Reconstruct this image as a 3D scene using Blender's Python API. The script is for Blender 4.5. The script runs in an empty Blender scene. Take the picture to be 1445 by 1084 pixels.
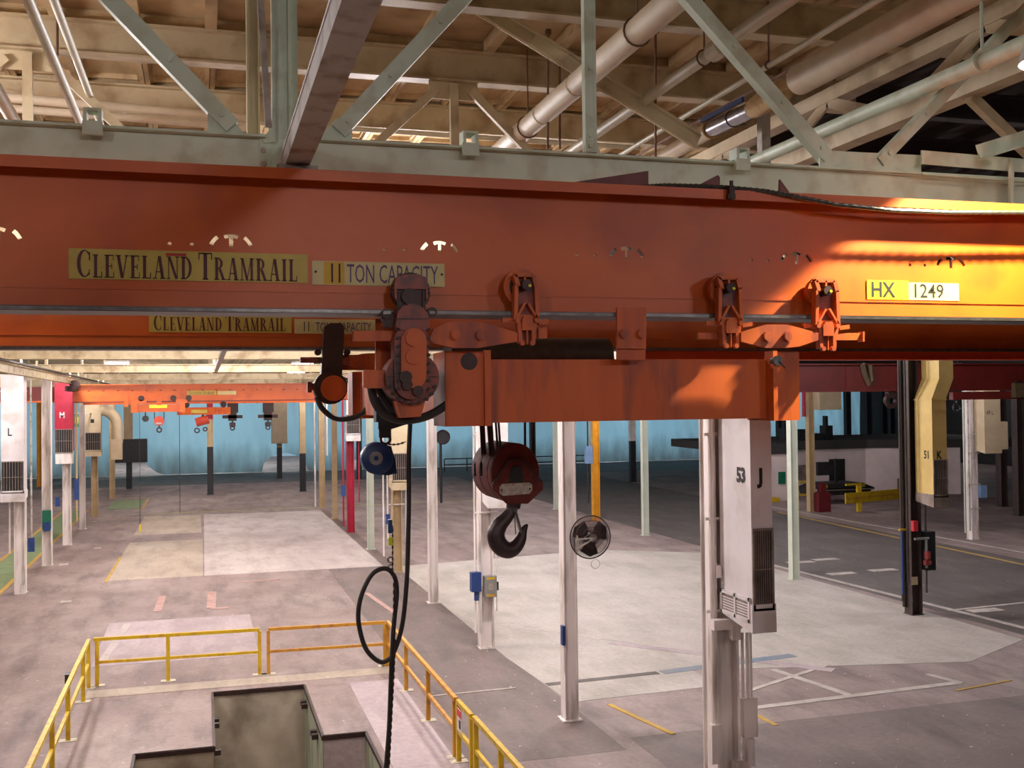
import bpy, math, random
from mathutils import Vector, Matrix
random.seed(7)
D = bpy.data
SC = bpy.context.scene
COL = SC.collection

# ------------------------------------------------------------------ camera, world, exposure
IW, IH = 1445.0, 1084.0
CH, FPX, YAW, PITCH, ROLL = 5.95, 1502.46, .28289637, .01701806, -.01187129
FV = Vector((math.sin(YAW)*math.cos(PITCH), math.cos(YAW)*math.cos(PITCH), math.sin(PITCH)))
_r0 = Vector((math.cos(YAW), -math.sin(YAW), 0)); _u0 = _r0.cross(FV)
RV = _r0*math.cos(ROLL) + _u0*math.sin(ROLL); UV = RV.cross(FV)
CAM = Vector((0, 0, CH))
cd = D.cameras.new('camera'); cam = D.objects.new('camera', cd); COL.objects.link(cam)
cd.sensor_width = 36; cd.lens = 36*FPX/IW; cd.clip_end = 400; cd.clip_start = .05
m3 = Matrix((RV, UV, -FV)).transposed()
cam.matrix_world = Matrix.Translation(CAM) @ m3.to_4x4()
SC.camera = cam
w = D.worlds.new('world'); SC.world = w; w.use_nodes = True
w.node_tree.nodes['Background'].inputs[0].default_value = (.75, .82, 1, 1)
w.node_tree.nodes['Background'].inputs[1].default_value = .06
vs = SC.view_settings
vs.view_transform = 'Standard'; vs.look = 'None'; vs.gamma = 1; vs.use_curve_mapping = False
vs.exposure = 0.36
SC.cycles.use_denoising = True
SC.cycles.max_bounces = 6; SC.cycles.diffuse_bounces = 4; SC.cycles.glossy_bounces = 3
SC.cycles.sample_clamp_indirect = 6.0

LAMP_POWER = 860.0          # high bay lamps (all round)
NEAR_LAMP = 360.0           # reflector lamp beside the crane
ROOF_Z = 9.61
LAMP_Z = 8.75

# ------------------------------------------------------------------ pixel helpers (direction only; the plane gives the distance)
def ray(x, y): return FV + RV*((x-IW/2)/FPX) + UV*((IH/2-y)/FPX)
def onY(x, y, Y): r = ray(x, y); return CAM + r*(Y/r.y)
def onX(x, y, X): r = ray(x, y); return CAM + r*(X/r.x)
def onZ(x, y, Z=0.0): r = ray(x, y); return CAM + r*((Z-CH)/r.z)

# ------------------------------------------------------------------ materials
def lin(c):
    return tuple((v/255/12.92 if v/255 <= .04045 else ((v/255+.055)/1.055)**2.4) for v in c) + (1,)
MATS = {}
def mat(name, c1, c2=None, rough=.6, metal=0., scale=3., streak=None, detail=4., spec=None, bump=0., lo=.35, hi=.7, c3=None, s3=.6):
    """two (or three) tone paint / concrete: noise on object coordinates in metres"""
    if name in MATS: return MATS[name]
    m = D.materials.new(name); m.use_nodes = True; MATS[name] = m
    nt = m.node_tree; b = nt.nodes['Principled BSDF']
    b.inputs['Roughness'].default_value = rough; b.inputs['Metallic'].default_value = metal
    if spec is not None: b.inputs['Specular IOR Level'].default_value = spec
    if c2 is None:
        b.inputs['Base Color'].default_value = lin(c1); return m
    tc = nt.nodes.new('ShaderNodeTexCoord'); mp = nt.nodes.new('ShaderNodeMapping')
    nt.links.new(tc.outputs['Object'], mp.inputs[0])
    if streak: mp.inputs['Scale'].default_value = streak
    n = nt.nodes.new('ShaderNodeTexNoise'); n.inputs['Scale'].default_value = scale; n.inputs['Detail'].default_value = detail
    n.inputs['Roughness'].default_value = .6
    nt.links.new(mp.outputs[0], n.inputs['Vector'])
    r = nt.nodes.new('ShaderNodeValToRGB')
    r.color_ramp.elements[0].position = lo; r.color_ramp.elements[1].position = hi
    r.color_ramp.elements[0].color = lin(c1); r.color_ramp.elements[1].color = lin(c2)
    nt.links.new(n.outputs['Fac'], r.inputs[0])
    out = r.outputs[0]
    if c3:
        n3 = nt.nodes.new('ShaderNodeTexNoise'); n3.inputs['Scale'].default_value = s3; n3.inputs['Detail'].default_value = 6
        nt.links.new(mp.outputs[0], n3.inputs['Vector'])
        r3 = nt.nodes.new('ShaderNodeValToRGB'); r3.color_ramp.elements[0].position = .5; r3.color_ramp.elements[1].position = .68
        r3.color_ramp.elements[0].color = (0, 0, 0, 1); r3.color_ramp.elements[1].color = (1, 1, 1, 1)
        nt.links.new(n3.outputs['Fac'], r3.inputs[0])
        mx = nt.nodes.new('ShaderNodeMix'); mx.data_type = 'RGBA'
        nt.links.new(r3.outputs[0], mx.inputs[0]); nt.links.new(out, mx.inputs[6]); mx.inputs[7].default_value = lin(c3)
        out = mx.outputs[2]
    nt.links.new(out, b.inputs['Base Color'])
    if bump:
        bp = nt.nodes.new('ShaderNodeBump'); bp.inputs['Strength'].default_value = bump; bp.inputs['Distance'].default_value = .02
        nt.links.new(n.outputs['Fac'], bp.inputs['Height']); nt.links.new(bp.outputs[0], b.inputs['Normal'])
    return m
def emit(name, c, s):
    if name in MATS: return MATS[name]
    m = D.materials.new(name); m.use_nodes = True; MATS[name] = m
    b = m.node_tree.nodes['Principled BSDF']
    b.inputs['Base Color'].default_value = lin(c); b.inputs['Emission Color'].default_value = lin(c); b.inputs['Emission Strength'].default_value = s
    return m

ORANGE = mat('orange_paint', (192, 84, 20), (200, 94, 24), .42, scale=1.6, c3=(180, 76, 22), s3=2.2)
ORANGE_D = mat('worn_orange_paint', (188, 82, 24), (200, 94, 26), .5, scale=2, streak=(3, 3, .45), c3=(140, 62, 40), s3=2.6)
REDBR = mat('oxide_red_paint', (112, 52, 44), (92, 42, 38), .5, scale=8)
DRED = mat('dark_red_crane_paint', (104, 28, 20), (90, 25, 18), .5, scale=2)
GREASE = mat('greasy_dark_steel', (46, 34, 32), (70, 44, 38), .5, scale=20, metal=.3)
GEARC = mat('greasy_red_casting', (138, 56, 36), (98, 44, 34), .45, scale=9, c3=(62, 36, 32), s3=9)
STEEL = mat('worn_bright_steel', (120, 116, 112), (86, 82, 80), .35, metal=.8, scale=14)
DSTEEL = mat('dark_rail_steel', (70, 58, 56), (98, 88, 88), .4, metal=.6, scale=10, streak=(.3, 3, 3))
WHITEP = mat('pale_green_white_paint', (208, 222, 200), (194, 208, 186), .5, scale=2.5, c3=(184, 190, 164), s3=5)
CREAM = mat('cream_roof_paint', (214, 190, 150), (192, 164, 122), .6, scale=2.2, c3=(160, 130, 96), s3=1.6)
CREAM2 = mat('cream_beam_paint', (208, 192, 158), (188, 168, 132), .6, scale=2.2, c3=(164, 140, 106), s3=2.5)
GREYB = mat('grey_runway_paint', (180, 174, 164), (164, 158, 148), .55, scale=3, c3=(138, 120, 102), s3=6)
PIPEW = mat('white_pipe_lagging', (222, 206, 180), (204, 186, 158), .55, scale=3)
PIPEP = mat('pale_pipe_paint', (206, 200, 176), (190, 180, 154), .5, scale=4)
RUSTY = mat('rusty_brown_rod', (122, 84, 62), (96, 66, 52), .7, scale=10)
COLW = mat('white_column_paint', (238, 228, 224), (222, 212, 206), .5, scale=2, streak=(2, 2, .4), c3=(176, 164, 154), s3=2)
COLG = mat('pale_green_column_paint', (198, 204, 188), (184, 190, 174), .5, scale=2)
COLT = mat('tan_column_paint', (196, 172, 132), (176, 150, 112), .55, scale=2)
COLD = mat('dark_brown_column_paint', (54, 44, 42), (72, 58, 52), .5, scale=4)
COLR = mat('crimson_column_paint', (176, 22, 56), (150, 20, 46), .5, scale=3)
COLY = mat('yellow_column_paint', (222, 158, 36), (196, 132, 28), .5, scale=3)
BLACKP = mat('black_paint', (26, 26, 30), (40, 38, 40), .5, scale=5)
DUCTW = mat('white_duct_sheet', (230, 222, 222), (214, 206, 206), .45, scale=1.5, c3=(190, 178, 170), s3=1.3)
DUCTY = mat('yellowed_duct_sheet', (214, 184, 112), (196, 164, 98), .5, scale=2)
DUCTT = mat('tan_duct_sheet', (196, 178, 148), (180, 160, 128), .5, scale=2)
GRIM = mat('grimy_duct_metal', (150, 134, 124), (104, 88, 80), .55, scale=3)
DARKIN = mat('dark_opening', (18, 15, 15))
YEL = mat('safety_yellow_paint', (214, 180, 30), (196, 160, 22), .5, scale=4, c3=(186, 138, 40), s3=5)
YELO = mat('aged_yellow_paint', (206, 152, 40), (188, 130, 44), .5, scale=4, c3=(168, 112, 60), s3=5)
SIGNY = mat('sign_yellow', (196, 172, 78), (180, 156, 68), .5, scale=6)
SIGNP = mat('sign_pale', (206, 190, 132), (190, 172, 116), .5, scale=6)
SIGNB = mat('sign_bright_yellow', (232, 214, 40), (224, 204, 36), .45, scale=6)
TAPEY = mat('amber_tape', (204, 160, 30), (190, 146, 24), .5, scale=6)
INKM = mat('maroon_ink', (84, 34, 40)); INKV = mat('violet_ink', (86, 66, 104)); INKK = mat('black_ink', (24, 22, 24))
BLUE = mat('reel_blue_paint', (24, 62, 112), (18, 50, 96), .4, scale=8)
BLUEB = mat('switch_blue_paint', (44, 70, 128), (34, 58, 110), .45, scale=6)
LBLUE = mat('pale_blue_box_paint', (120, 148, 186), (108, 136, 172), .5, scale=4)
ALU = mat('bare_aluminium', (190, 186, 182), (164, 160, 158), .3, metal=.9, scale=12)
RUBBER = mat('black_rubber', (36, 32, 30), (46, 40, 36), .55, scale=20)
FLEX = mat('flexible_metal_conduit', (66, 64, 58), (90, 86, 78), .4, metal=.5, scale=30)
GREYBOX = mat('grey_enclosure', (140, 140, 136), (126, 126, 122), .45, scale=5)
HOOKS = mat('dark_hook_steel', (58, 46, 46), (76, 60, 58), .42, scale=9, metal=.35)
BLOCKR = mat('greasy_maroon_block', (98, 38, 32), (74, 32, 30), .7, scale=7, c3=(120, 56, 36), s3=6, spec=.25)
PLATE = mat('scratched_pale_plate', (176, 166, 150), (128, 116, 104), .5, scale=30)
GALV = mat('galvanised_steel', (176, 176, 186), (150, 150, 160), .3, metal=.85, scale=8)
INSUL = mat('torn_amber_insulation', (186, 140, 76), (206, 172, 116), .9, scale=25, bump=.4)
LENS = emit('lamp_lens', (255, 244, 250), 60.0)
HOUSE = mat('lamp_housing', (190, 190, 190), (170, 170, 170), .4, scale=4)
CONC = mat('pit_concrete', (182, 170, 152), (156, 144, 126), .85, scale=1.6, c3=(128, 116, 98), s3=1.1, bump=.15)
CONCG = mat('pit_green_concrete', (166, 172, 148), (142, 146, 124), .85, scale=2, streak=(3, 3, .6), c3=(118, 118, 98), s3=1.4)
OFFICE = mat('office_white_wall', (222, 206, 202), (206, 190, 186), .7, scale=1)
DARKW = mat('dark_wall', (48, 46, 46), (58, 54, 52), .8, scale=1)
GREEN = mat('green_sign', (20, 110, 80), (18, 96, 70), .5, scale=5)
CHROME = mat('chrome', (210, 212, 216), (190, 192, 196), .15, metal=1, scale=6)

def floor_mat(name, ca, cb, cc, streak=(1.2, .35, 1), fleck=True, rough=.62):
    m = D.materials.new(name); m.use_nodes = True; MATS[name] = m
    nt = m.node_tree; L = nt.links; b = nt.nodes['Principled BSDF']; b.inputs['Roughness'].default_value = rough
    b.inputs['Specular IOR Level'].default_value = .3
    tc = nt.nodes.new('ShaderNodeTexCoord')
    def noise(scale, detail, sc=(1, 1, 1)):
        mp = nt.nodes.new('ShaderNodeMapping'); mp.inputs['Scale'].default_value = sc; L.new(tc.outputs['Object'], mp.inputs[0])
        n = nt.nodes.new('ShaderNodeTexNoise'); n.inputs['Scale'].default_value = scale; n.inputs['Detail'].default_value = detail
        n.inputs['Roughness'].default_value = .65
        L.new(mp.outputs[0], n.inputs['Vector']); return n
    def ramp(n, p0, p1, c0, c1):
        r = nt.nodes.new('ShaderNodeValToRGB'); e = r.color_ramp.elements
        e[0].position, e[1].position = p0, p1; e[0].color, e[1].color = c0, c1; L.new(n.outputs['Fac'], r.inputs[0]); return r
    def mix(f, a, bb, mode='MIX'):
        x = nt.nodes.new('ShaderNodeMix'); x.data_type = 'RGBA'; x.blend_type = mode
        if isinstance(f, float): x.inputs[0].default_value = f
        else: L.new(f, x.inputs[0])
        for i, v in ((6, a), (7, bb)):
            if isinstance(v, tuple): x.inputs[i].default_value = v
            else: L.new(v, x.inputs[i])
        return x.outputs[2]
    base = ramp(noise(.35, 6), .40, .60, lin(ca), lin(cb)).outputs[0]
    st = ramp(noise(1.1, 7, streak), .46, .72, (0, 0, 0, 1), (1, 1, 1, 1)).outputs[0]
    col = mix(st, base, lin(cc))
    fine = ramp(noise(9, 5), .3, .7, (.84, .84, .84, 1), (1.08, 1.08, 1.08, 1)).outputs[0]
    col = mix(1.0, col, fine, 'MULTIPLY')
    if fleck:
        fl = ramp(noise(11, 0), .845, .86, (0, 0, 0, 1), (1, 1, 1, 1)).outputs[0]
        col = mix(fl, col, lin((214, 206, 196)))
    L.new(col, b.inputs['Base Color'])
    return m
FLOOR = floor_mat('stained_floor_concrete', (140, 122, 118), (160, 143, 138), (110, 97, 95))
FDARK = floor_mat('dark_aisle_unlit_floor', (98, 90, 86), (86, 80, 76), (112, 104, 98))
FLITE = floor_mat('pale_concrete_patch', (186, 174, 170), (200, 190, 184), (160, 148, 144), fleck=False)
FTAN = floor_mat('tan_concrete_patch', (172, 158, 142), (184, 170, 152), (150, 136, 122), fleck=False)
FPINK = floor_mat('pinkish_concrete_patch', (176, 160, 162), (160, 144, 146), (190, 174, 174), fleck=False)
FMID = floor_mat('grey_concrete_bay', (186, 178, 170), (168, 160, 150), (196, 186, 178), fleck=True)
FSTRIP = floor_mat('dark_stained_strip', (116, 102, 98), (128, 114, 108), (98, 88, 84))
LINEW = mat('worn_white_line', (196, 186, 178), (160, 150, 144), .8, scale=3)
LINEY = mat('worn_yellow_line', (196, 160, 70), (170, 138, 74), .8, scale=3)
LINEG = mat('green_walkway_paint', (126, 144, 104), (110, 128, 92), .8, scale=2)
LINEO = mat('faded_salmon_line', (190, 156, 146), (164, 132, 124), .8, scale=3)

# ------------------------------------------------------------------ mesh builder
class MB:
    def __init__(s): s.v = []; s.f = []
    def add(s, vs, fs):
        o = len(s.v); s.v += [tuple(v) for v in vs]; s.f += [tuple(i+o for i in f) for f in fs]; return s
    def box(s, c, d, rz=0.):
        c = Vector(c); hx, hy, hz = d[0]/2, d[1]/2, d[2]/2; M = Matrix.Rotation(rz, 3, 'Z')
        p = [c + M @ Vector((x*hx, y*hy, z*hz)) for z in (-1, 1) for y in (-1, 1) for x in (-1, 1)]
        return s.add(p, [(0, 2, 3, 1), (4, 5, 7, 6), (0, 1, 5, 4), (2, 6, 7, 3), (0, 4, 6, 2), (1, 3, 7, 5)])
    def span(s, a, b):
        return s.box([(a[i]+b[i])/2 for i in range(3)], [abs(b[i]-a[i]) for i in range(3)])
    def bar(s, p0, p1, w_, h_, up=(0, 0, 1)):
        p0, p1 = Vector(p0), Vector(p1); d = (p1-p0).normalized(); up = Vector(up)
        if abs(d.dot(up)) > .99: up = Vector((0, 1, 0))
        sd = d.cross(up).normalized(); u = sd.cross(d)
        p = [q + sd*(a*w_/2) + u*(b*h_/2) for q in (p0, p1) for a, b in ((-1, -1), (1, -1), (1, 1), (-1, 1))]
        return s.add(p, [(3, 2, 1, 0), (4, 5, 6, 7), (0, 1, 5, 4), (1, 2, 6, 5), (2, 3, 7, 6), (3, 0, 4, 7)])
    def tube(s, pts, r, n=8, cap=True):
        pts = [Vector(p) for p in pts]; N = len(pts); rs = r if isinstance(r, (list, tuple)) else [r]*N
        t = [(pts[min(i+1, N-1)]-pts[max(i-1, 0)]).normalized() for i in range(N)]
        a = Vector((0, 0, 1)) if abs(t[0].z) < .9 else Vector((1, 0, 0))
        nrm = t[0].cross(a).normalized(); V = []
        for i in range(N):
            nrm = (nrm - t[i]*nrm.dot(t[i])).normalized(); b = t[i].cross(nrm)
            V += [pts[i] + (nrm*math.cos(2*math.pi*k/n) + b*math.sin(2*math.pi*k/n))*rs[i] for k in range(n)]
        F = [(i*n+k, i*n+(k+1) % n, (i+1)*n+(k+1) % n, (i+1)*n+k) for i in range(N-1) for k in range(n)]
        if cap: F += [tuple(range(n))[::-1], tuple((N-1)*n+k for k in range(n))]
        return s.add(V, F)
    def cyl(s, p0, p1, r, n=12, r2=None):
        return s.tube([p0, p1], [r, r if r2 is None else r2], n)
    def prism(s, pts, off):
        off = Vector(off); n = len(pts); P = [Vector(p) for p in pts]
        return s.add(P + [p+off for p in P], [tuple(range(n))[::-1], tuple(range(n, 2*n))] + [(i, (i+1) % n, n+(i+1) % n, n+i) for i in range(n)])
    def pxpoly(s, px, Y, th):
        return s.prism([onY(x, y, Y) for x, y in px], (0, th, 0))
    def pxbar(s, x0, y0, x1, y1, wd, Y, th):
        a, b = onY(x0, y0, Y), onY(x1, y1, Y)
        return s.bar(a+Vector((0, th/2, 0)), b+Vector((0, th/2, 0)), wd, th, (0, 1, 0))
    def disc(s, x, y, Y, r, th, n=20, r2=None):
        c = onY(x, y, Y); return s.cyl(c, c+Vector((0, th, 0)), r, n, r2)
    def ring(s, c, axis, R, r, n=20, k=6):
        c, axis = Vector(c), Vector(axis).normalized(); a = Vector((0, 0, 1)) if abs(axis.z) < .9 else Vector((1, 0, 0))
        u = axis.cross(a).normalized(); v = axis.cross(u); o = len(s.v)
        for i in range(n):
            t = 2*math.pi*i/n; d = u*math.cos(t)+v*math.sin(t)
            for j in range(k):
                q = 2*math.pi*j/k; s.v.append(tuple(c + d*(R + r*math.cos(q)) + axis*(r*math.sin(q))))
        s.f += [(o+i*k+j, o+i*k+(j+1) % k, o+((i+1) % n)*k+(j+1) % k, o+((i+1) % n)*k+j) for i in range(n) for j in range(k)]
        return s
    def ibeam(s, p0, p1, h_, w_, tf=.02, tw=.012, up=(0, 0, 1)):
        up = Vector(up); p0, p1 = Vector(p0), Vector(p1)
        for q in (h_/2-tf/2, -h_/2+tf/2): s.bar(p0+up*q, p1+up*q, w_, tf, up)
        return s.bar(p0, p1, tw, h_-2*tf, up)
    def mesh(s, name, m, smooth=False):
        me = D.meshes.new(name); me.from_pydata(s.v, [], s.f)
        import bmesh
        bm = bmesh.new(); bm.from_mesh(me); bmesh.ops.recalc_face_normals(bm, faces=bm.faces); bm.to_mesh(me); bm.free()
        me.materials.append(m)
        if smooth:
            me.polygons.foreach_set('use_smooth', [True]*len(me.polygons))
            try: me.set_sharp_from_angle(angle=math.radians(40))
            except Exception: pass
        return me

def link(o, parent=None):
    COL.objects.link(o)
    if parent is not None:
        o.parent = parent
    return o
def wpos(o):
    p = Vector(o.location); q = o.parent
    while q is not None: p += Vector(q.location); q = q.parent
    return p
def part(name, mb, m, parent=None, smooth=False, label=None, kind=None):
    """mb is in world coordinates; the object's origin sits on its parent's origin"""
    o = D.objects.new(name, mb.mesh(name, m, smooth))
    link(o, parent)
    if parent is not None:
        off = wpos(parent)
        if off.length: o.data.transform(Matrix.Translation(-off))
    if label: o['label'] = label
    if kind: o['kind'] = kind
    return o
def inst(name, me, parent, loc=(0, 0, 0), rz=0.):
    o = D.objects.new(name, me); o.location = loc; o.rotation_euler = (0, 0, rz); return link(o, parent)
def thing(name, label, cat, loc=(0, 0, 0), group=None):
    o = D.objects.new(name, None); o.empty_display_size = .2; o.location = loc; link(o)
    o['label'] = label; o['category'] = cat
    if group: o['group'] = group
    return o
def tag(o, label, cat, group=None):
    o['label'] = label; o['category'] = cat
    if group: o['group'] = group
    return o
def struct(name, mb, m, parent=None):
    o = part(name, mb, m, parent)
    if parent is None: o['kind'] = 'structure'
    return o
def copy_tree(o, parent=None):
    c = o.copy(); COL.objects.link(c); c.parent = parent
    for ch in list(o.children): copy_tree(ch, c)
    return c

def text_mb(txt, size, org, xd, ud, sx=1., th=.002, bold=0.):
    cu = D.curves.new('t', 'FONT'); cu.body = txt; cu.size = size; cu.offset = bold; cu.resolution_u = 2
    ob = D.objects.new('t', cu); COL.objects.link(ob)
    dg = bpy.context.evaluated_depsgraph_get(); dg.update()
    me = D.meshes.new_from_object(ob.evaluated_get(dg))
    xd, ud, org = Vector(xd).normalized(), Vector(ud).normalized(), Vector(org); nd = xd.cross(ud)
    mb = MB(); mb.add([org + xd*(v.co.x*sx) + ud*v.co.y + nd*th for v in me.vertices], [tuple(p.vertices) for p in me.polygons])
    D.objects.remove(ob); D.meshes.remove(me); D.curves.remove(cu)
    return mb

# ------------------------------------------------------------------ grid of the hall
ROW = {'left': -5.66, '53': 6.563, '51': 18.70, '49': 30.81, '47': 42.9}
YJ, BAY = 12.81, 12.293
def gy(k): return YJ + BAY*k
X0, X1, Y0, Y1 = -30., 66., -14., 126.
PIT = [(.155, 2.03, 14., 23.05), (-1.16, .155, 14., 19.4), (2.03, 2.8, 14., 19.4)]
PIT_D = -3.2

# floor with the pit left open
mb = MB(); xs = [X0, -1.16, .155, 2.03, 2.8, X1]; ys = [Y0, 14., 19.4, 23.05, Y1]
for i in range(5):
    for j in range(4):
        cx, cy = (xs[i]+xs[i+1])/2, (ys[j]+ys[j+1])/2
        if any(a < cx < b and c < cy < d for a, b, c, d in PIT): continue
        mb.add([(xs[i], ys[j], 0), (xs[i+1], ys[j], 0), (xs[i+1], ys[j+1], 0), (xs[i], ys[j+1], 0)], [(0, 1, 2, 3)])
floor = struct('floor', mb, FLOOR)
_h = [0]
def patch(name, pts, m, lv=1):
    _h[0] += 1; z = .002 + .0004*_h[0]; mb = MB(); n = len(pts)
    mb.prism([(x, y, 0.0005) for x, y in pts], (0, 0, z)); return part(name, mb, m, floor)
def rect(name, a, b, c, d, m, lv=1): return patch(name, [(a, c), (b, c), (b, d), (a, d)], m, lv)
def stripe(name, p, q, wd, m, lv=3):
    p, q = Vector(p), Vector(q); d = (q-p).normalized(); n = Vector((-d.y, d.x))*wd/2
    return patch(name, [p-n, q-n, q+n, p+n], m, lv)
patch('stained_strip', [(4.3, 17), (6.9, 17), (6.7, 60), (6.35, 60), (6.35, 38.8), (4.3, 38.8)], FSTRIP)
rect('stained_strip', 7.2, 19.0, 13.0, 17.6, FSTRIP)
rect('concrete_patch', .02, 6.3, 38.9, 60.6, FLITE, 1)
patch('concrete_patch', [(-3.2, 38.9), (-.03, 38.9), (-.03, 49.5), (-3.1, 49.5)], FTAN, 1)
patch('concrete_patch', [(-3.1, 52.2), (-.08, 52.2), (-.15, 60.4), (-3.05, 60.9)], FTAN, 1)
rect('concrete_patch', -2.5, 1.25, 26.2, 31.3, FPINK, 1)
patch('concrete_patch', [(6.95, 20.0), (10.3, 20.2), (10.3, 21.5), (16.5, 20.2), (19.2, 21.6), (19.2, 37.5), (15.2, 40.0), (6.75, 38.6), (6.75, 24.0)], FMID, 1)
patch('aisle_surface', [(19.7, 12), (28.0, 12), (30.3, 84), (19.5, 84), (19.4, 42)], FDARK, 1)
rect('far_unlit_strip', -30, 66, 84, 96.5, FDARK, 1)  # dark sheet paints in the missing light on the far floor
rect('concrete_patch', -2.35, 4.0, 23.4, 24.0, FTAN, 1)
rect('concrete_patch', 2.95, 4.0, 17.0, 22.9, FPINK, 1)
# painted lines
stripe('white_line', (19.35, 38), (20.2, 22.6), .22, LINEW)
stripe('white_line', (19.9, 25.2), (24.5, 25.6), .14, LINEW)
stripe('white_line', (9.9, 18.5), (15.1, 18.8), .2, LINEW)
stripe('white_line', (15.1, 18.75), (14.9, 19.6), .16, LINEW)
stripe('white_line', (10.6, 19.6), (13.4, 21.0), .13, LINEW)
stripe('white_line', (12.4, 18.7), (12.0, 21.0), .18, LINEW)
stripe('white_line', (7.6, 27.5), (12.6, 21.2), .13, LINEW)
stripe('pale_strip', (9.6, 24.6), (13.2, 20.5), .34, FPINK)
stripe('blue_stain', (9.6, 21.55), (13.1, 22.0), .3, mat('faded_blue_paint', (104, 122, 142), (134, 134, 138), .8, scale=1.5))
stripe('dark_strip', (6.9, 21.4), (9.5, 21.55), .22, FDARK)
stripe('yellow_line', (9.9, 19.6), (10.0, 17.4), .1, LINEY)
stripe('yellow_line', (14.6, 18.3), (16.2, 18.6), .07, LINEY)
stripe('yellow_line', (26.9, 18), (29.0, 50), .15, LINEY)
stripe('white_line', (29.8, 22), (30.2, 60), .12, LINEW)
stripe('yellow_line', (-6.28, 30), (-6.42, 66), .14, LINEY)
stripe('yellow_line', (-7.55, 30), (-7.7, 66), .14, LINEY)
patch('green_walkway', [(-7.45, 30), (-6.35, 30), (-6.5, 66), (-7.6, 66)], LINEG, 2)
rect('green_walkway', -5.4, -3.6, 66, 72, LINEG, 2)
stripe('yellow_line', (-3.4, 65.5), (-3.4, 73), .12, LINEY)
stripe('yellow_line', (-4, 62.2), (18, 62.9), .16, mat('pale_lime_line', (176, 178, 120), (160, 160, 116), .8, scale=2))
stripe('yellow_line', (-3.2, 38.6), (-3.15, 45), .1, LINEY)
stripe('salmon_line', (-1.3, 32.6), (-1.25, 35.2), .22, LINEO)
stripe('salmon_line', (.2, 32.6), (.25, 35.4), .26, LINEO)
stripe('salmon_line', (.2, 32.5), (.7, 32.5), .2, LINEO)
stripe('salmon_line', (-2.3, 26.5), (-2.0, 31), .2, FLITE, 3)
stripe('salmon_line', (1.25, 37.0), (2.5, 37.2), .16, LINEO)
stripe('salmon_line', (5.2, 30), (4.9, 33.5), .15, LINEO)
stripe('white_line', (4.4, 21.3), (6.2, 21.35), .06, LINEW)
stripe('yellow_line', (8.0, 17.5), (7.6, 19.6), .1, LINEY)
for x, y in ((1165, 790), (1188, 810), (1246, 805), (1130, 794), (1390, 862)):
    p = onZ(x, y); rect('white_mark', p.x-.5, p.x+.5, p.y-.2, p.y+.2, LINEW, 3)
for x, y in ((93, 842+8), (133, 737), (137, 774), (90, 797)):
    p = onZ(x, y); rect('white_scrap', p.x-.15, p.x+.15, p.y-.2, p.y+.2, FLITE, 3)

# pit walls, pit floor and steel edge angles
pit_parts = [((.155, 23.05), (2.03, 23.05), CONC), ((.155, 23.05), (.155, 19.4), CONC), ((2.03, 23.05), (2.03, 19.4), CONCG), ((-1.16, 19.4), (.155, 19.4), CONC),
             ((2.03, 19.4), (2.8, 19.4), FPINK), ((2.8, 19.4), (2.8, 14.), CONCG), ((-1.16, 19.4), (-1.16, 14.), CONC), ((-1.16, 14.), (2.8, 14.), CONC)]
mb = MB()
for a, b, c, d in PIT: mb.add([(a, c, PIT_D), (b, c, PIT_D), (b, d, PIT_D), (a, d, PIT_D)], [(0, 1, 2, 3)])
pit = struct('floor_pit', mb, CONC); pit['label'] = 'stepped concrete machine pit inside the yellow railings'
CX = Vector((.9, 17.5, 0))
for a, b, m in pit_parts:
    a, b = Vector((*a, 0)), Vector((*b, 0)); d = (b-a).normalized(); n = Vector((-d.y, d.x, 0)); mid = (a+b)/2
    inside = any(p <= (mid+n*.2).x <= q and r <= (mid+n*.2).y <= s_ for p, q, r, s_ in PIT)
    if inside: n = -n       # n points out of the pit
    part('pit_wall', MB().prism([a+Vector((0, 0, -.006)), b+Vector((0, 0, -.006)), b+Vector((0, 0, PIT_D)), a+Vector((0, 0, PIT_D))], n*.008), m, pit)
    part('edge_angle', MB().prism([a+n*.0, b+n*.0, b+n*.03, a+n*.03], (0, 0, .012)).prism([a, b, b-n*.02, a-n*.02], (0, 0, -.08)), GREASE, pit)
mb = MB()
for y in (22.2, 21.9, 20.2): mb.box((.155+.06, y, -.35), (.12, .1, .09)); 
for y in (22.6, 22.35, 20.5, 20.25): mb.box((2.03-.06, y, -.25), (.12, .12, .09))
part('stub_bracket', mb, GREASE, pit)

# roof slab, channel panels, purlins
XD = 7.35
ceil = struct('ceiling', MB().span((X0, Y0, ROOF_Z+.12), (XD, Y1, ROOF_Z+.3)), CREAM)
ROOF_SHADE = mat('shaded_dark_roof', (44, 38, 36), (56, 48, 44), .8, scale=1.5)  # unlit right bay: its shade is put into the roof colour
ceil_d = struct('ceiling_dark', MB().span((XD, Y0, ROOF_Z+.12), (X1, Y1, ROOF_Z+.3)), ROOF_SHADE)
PW, PL = .70, 2.05
pm = MB().span((-PW/2+.004, -PL/2+.004, .09), (PW/2-.004, PL/2-.004, .118))
for s in (-1, 1): pm.span((s*(PW/2-.004), -PL/2+.004, 0), (s*(PW/2-.055), PL/2-.004, .09)); pm.span((s*(PW/2-.055), -PL/2+.004, .05), (s*(PW/2-.085), PL/2-.004, .09))
pm.span((-PW/2+.085, PL/2-.09, .035), (PW/2-.085, PL/2-.14, .09)); pm.span((-PW/2+.055, -PL/2+.01, 0), (PW/2-.055, -PL/2+.05, .09))  # rib closing the near end is added to block light in the slot
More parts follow.
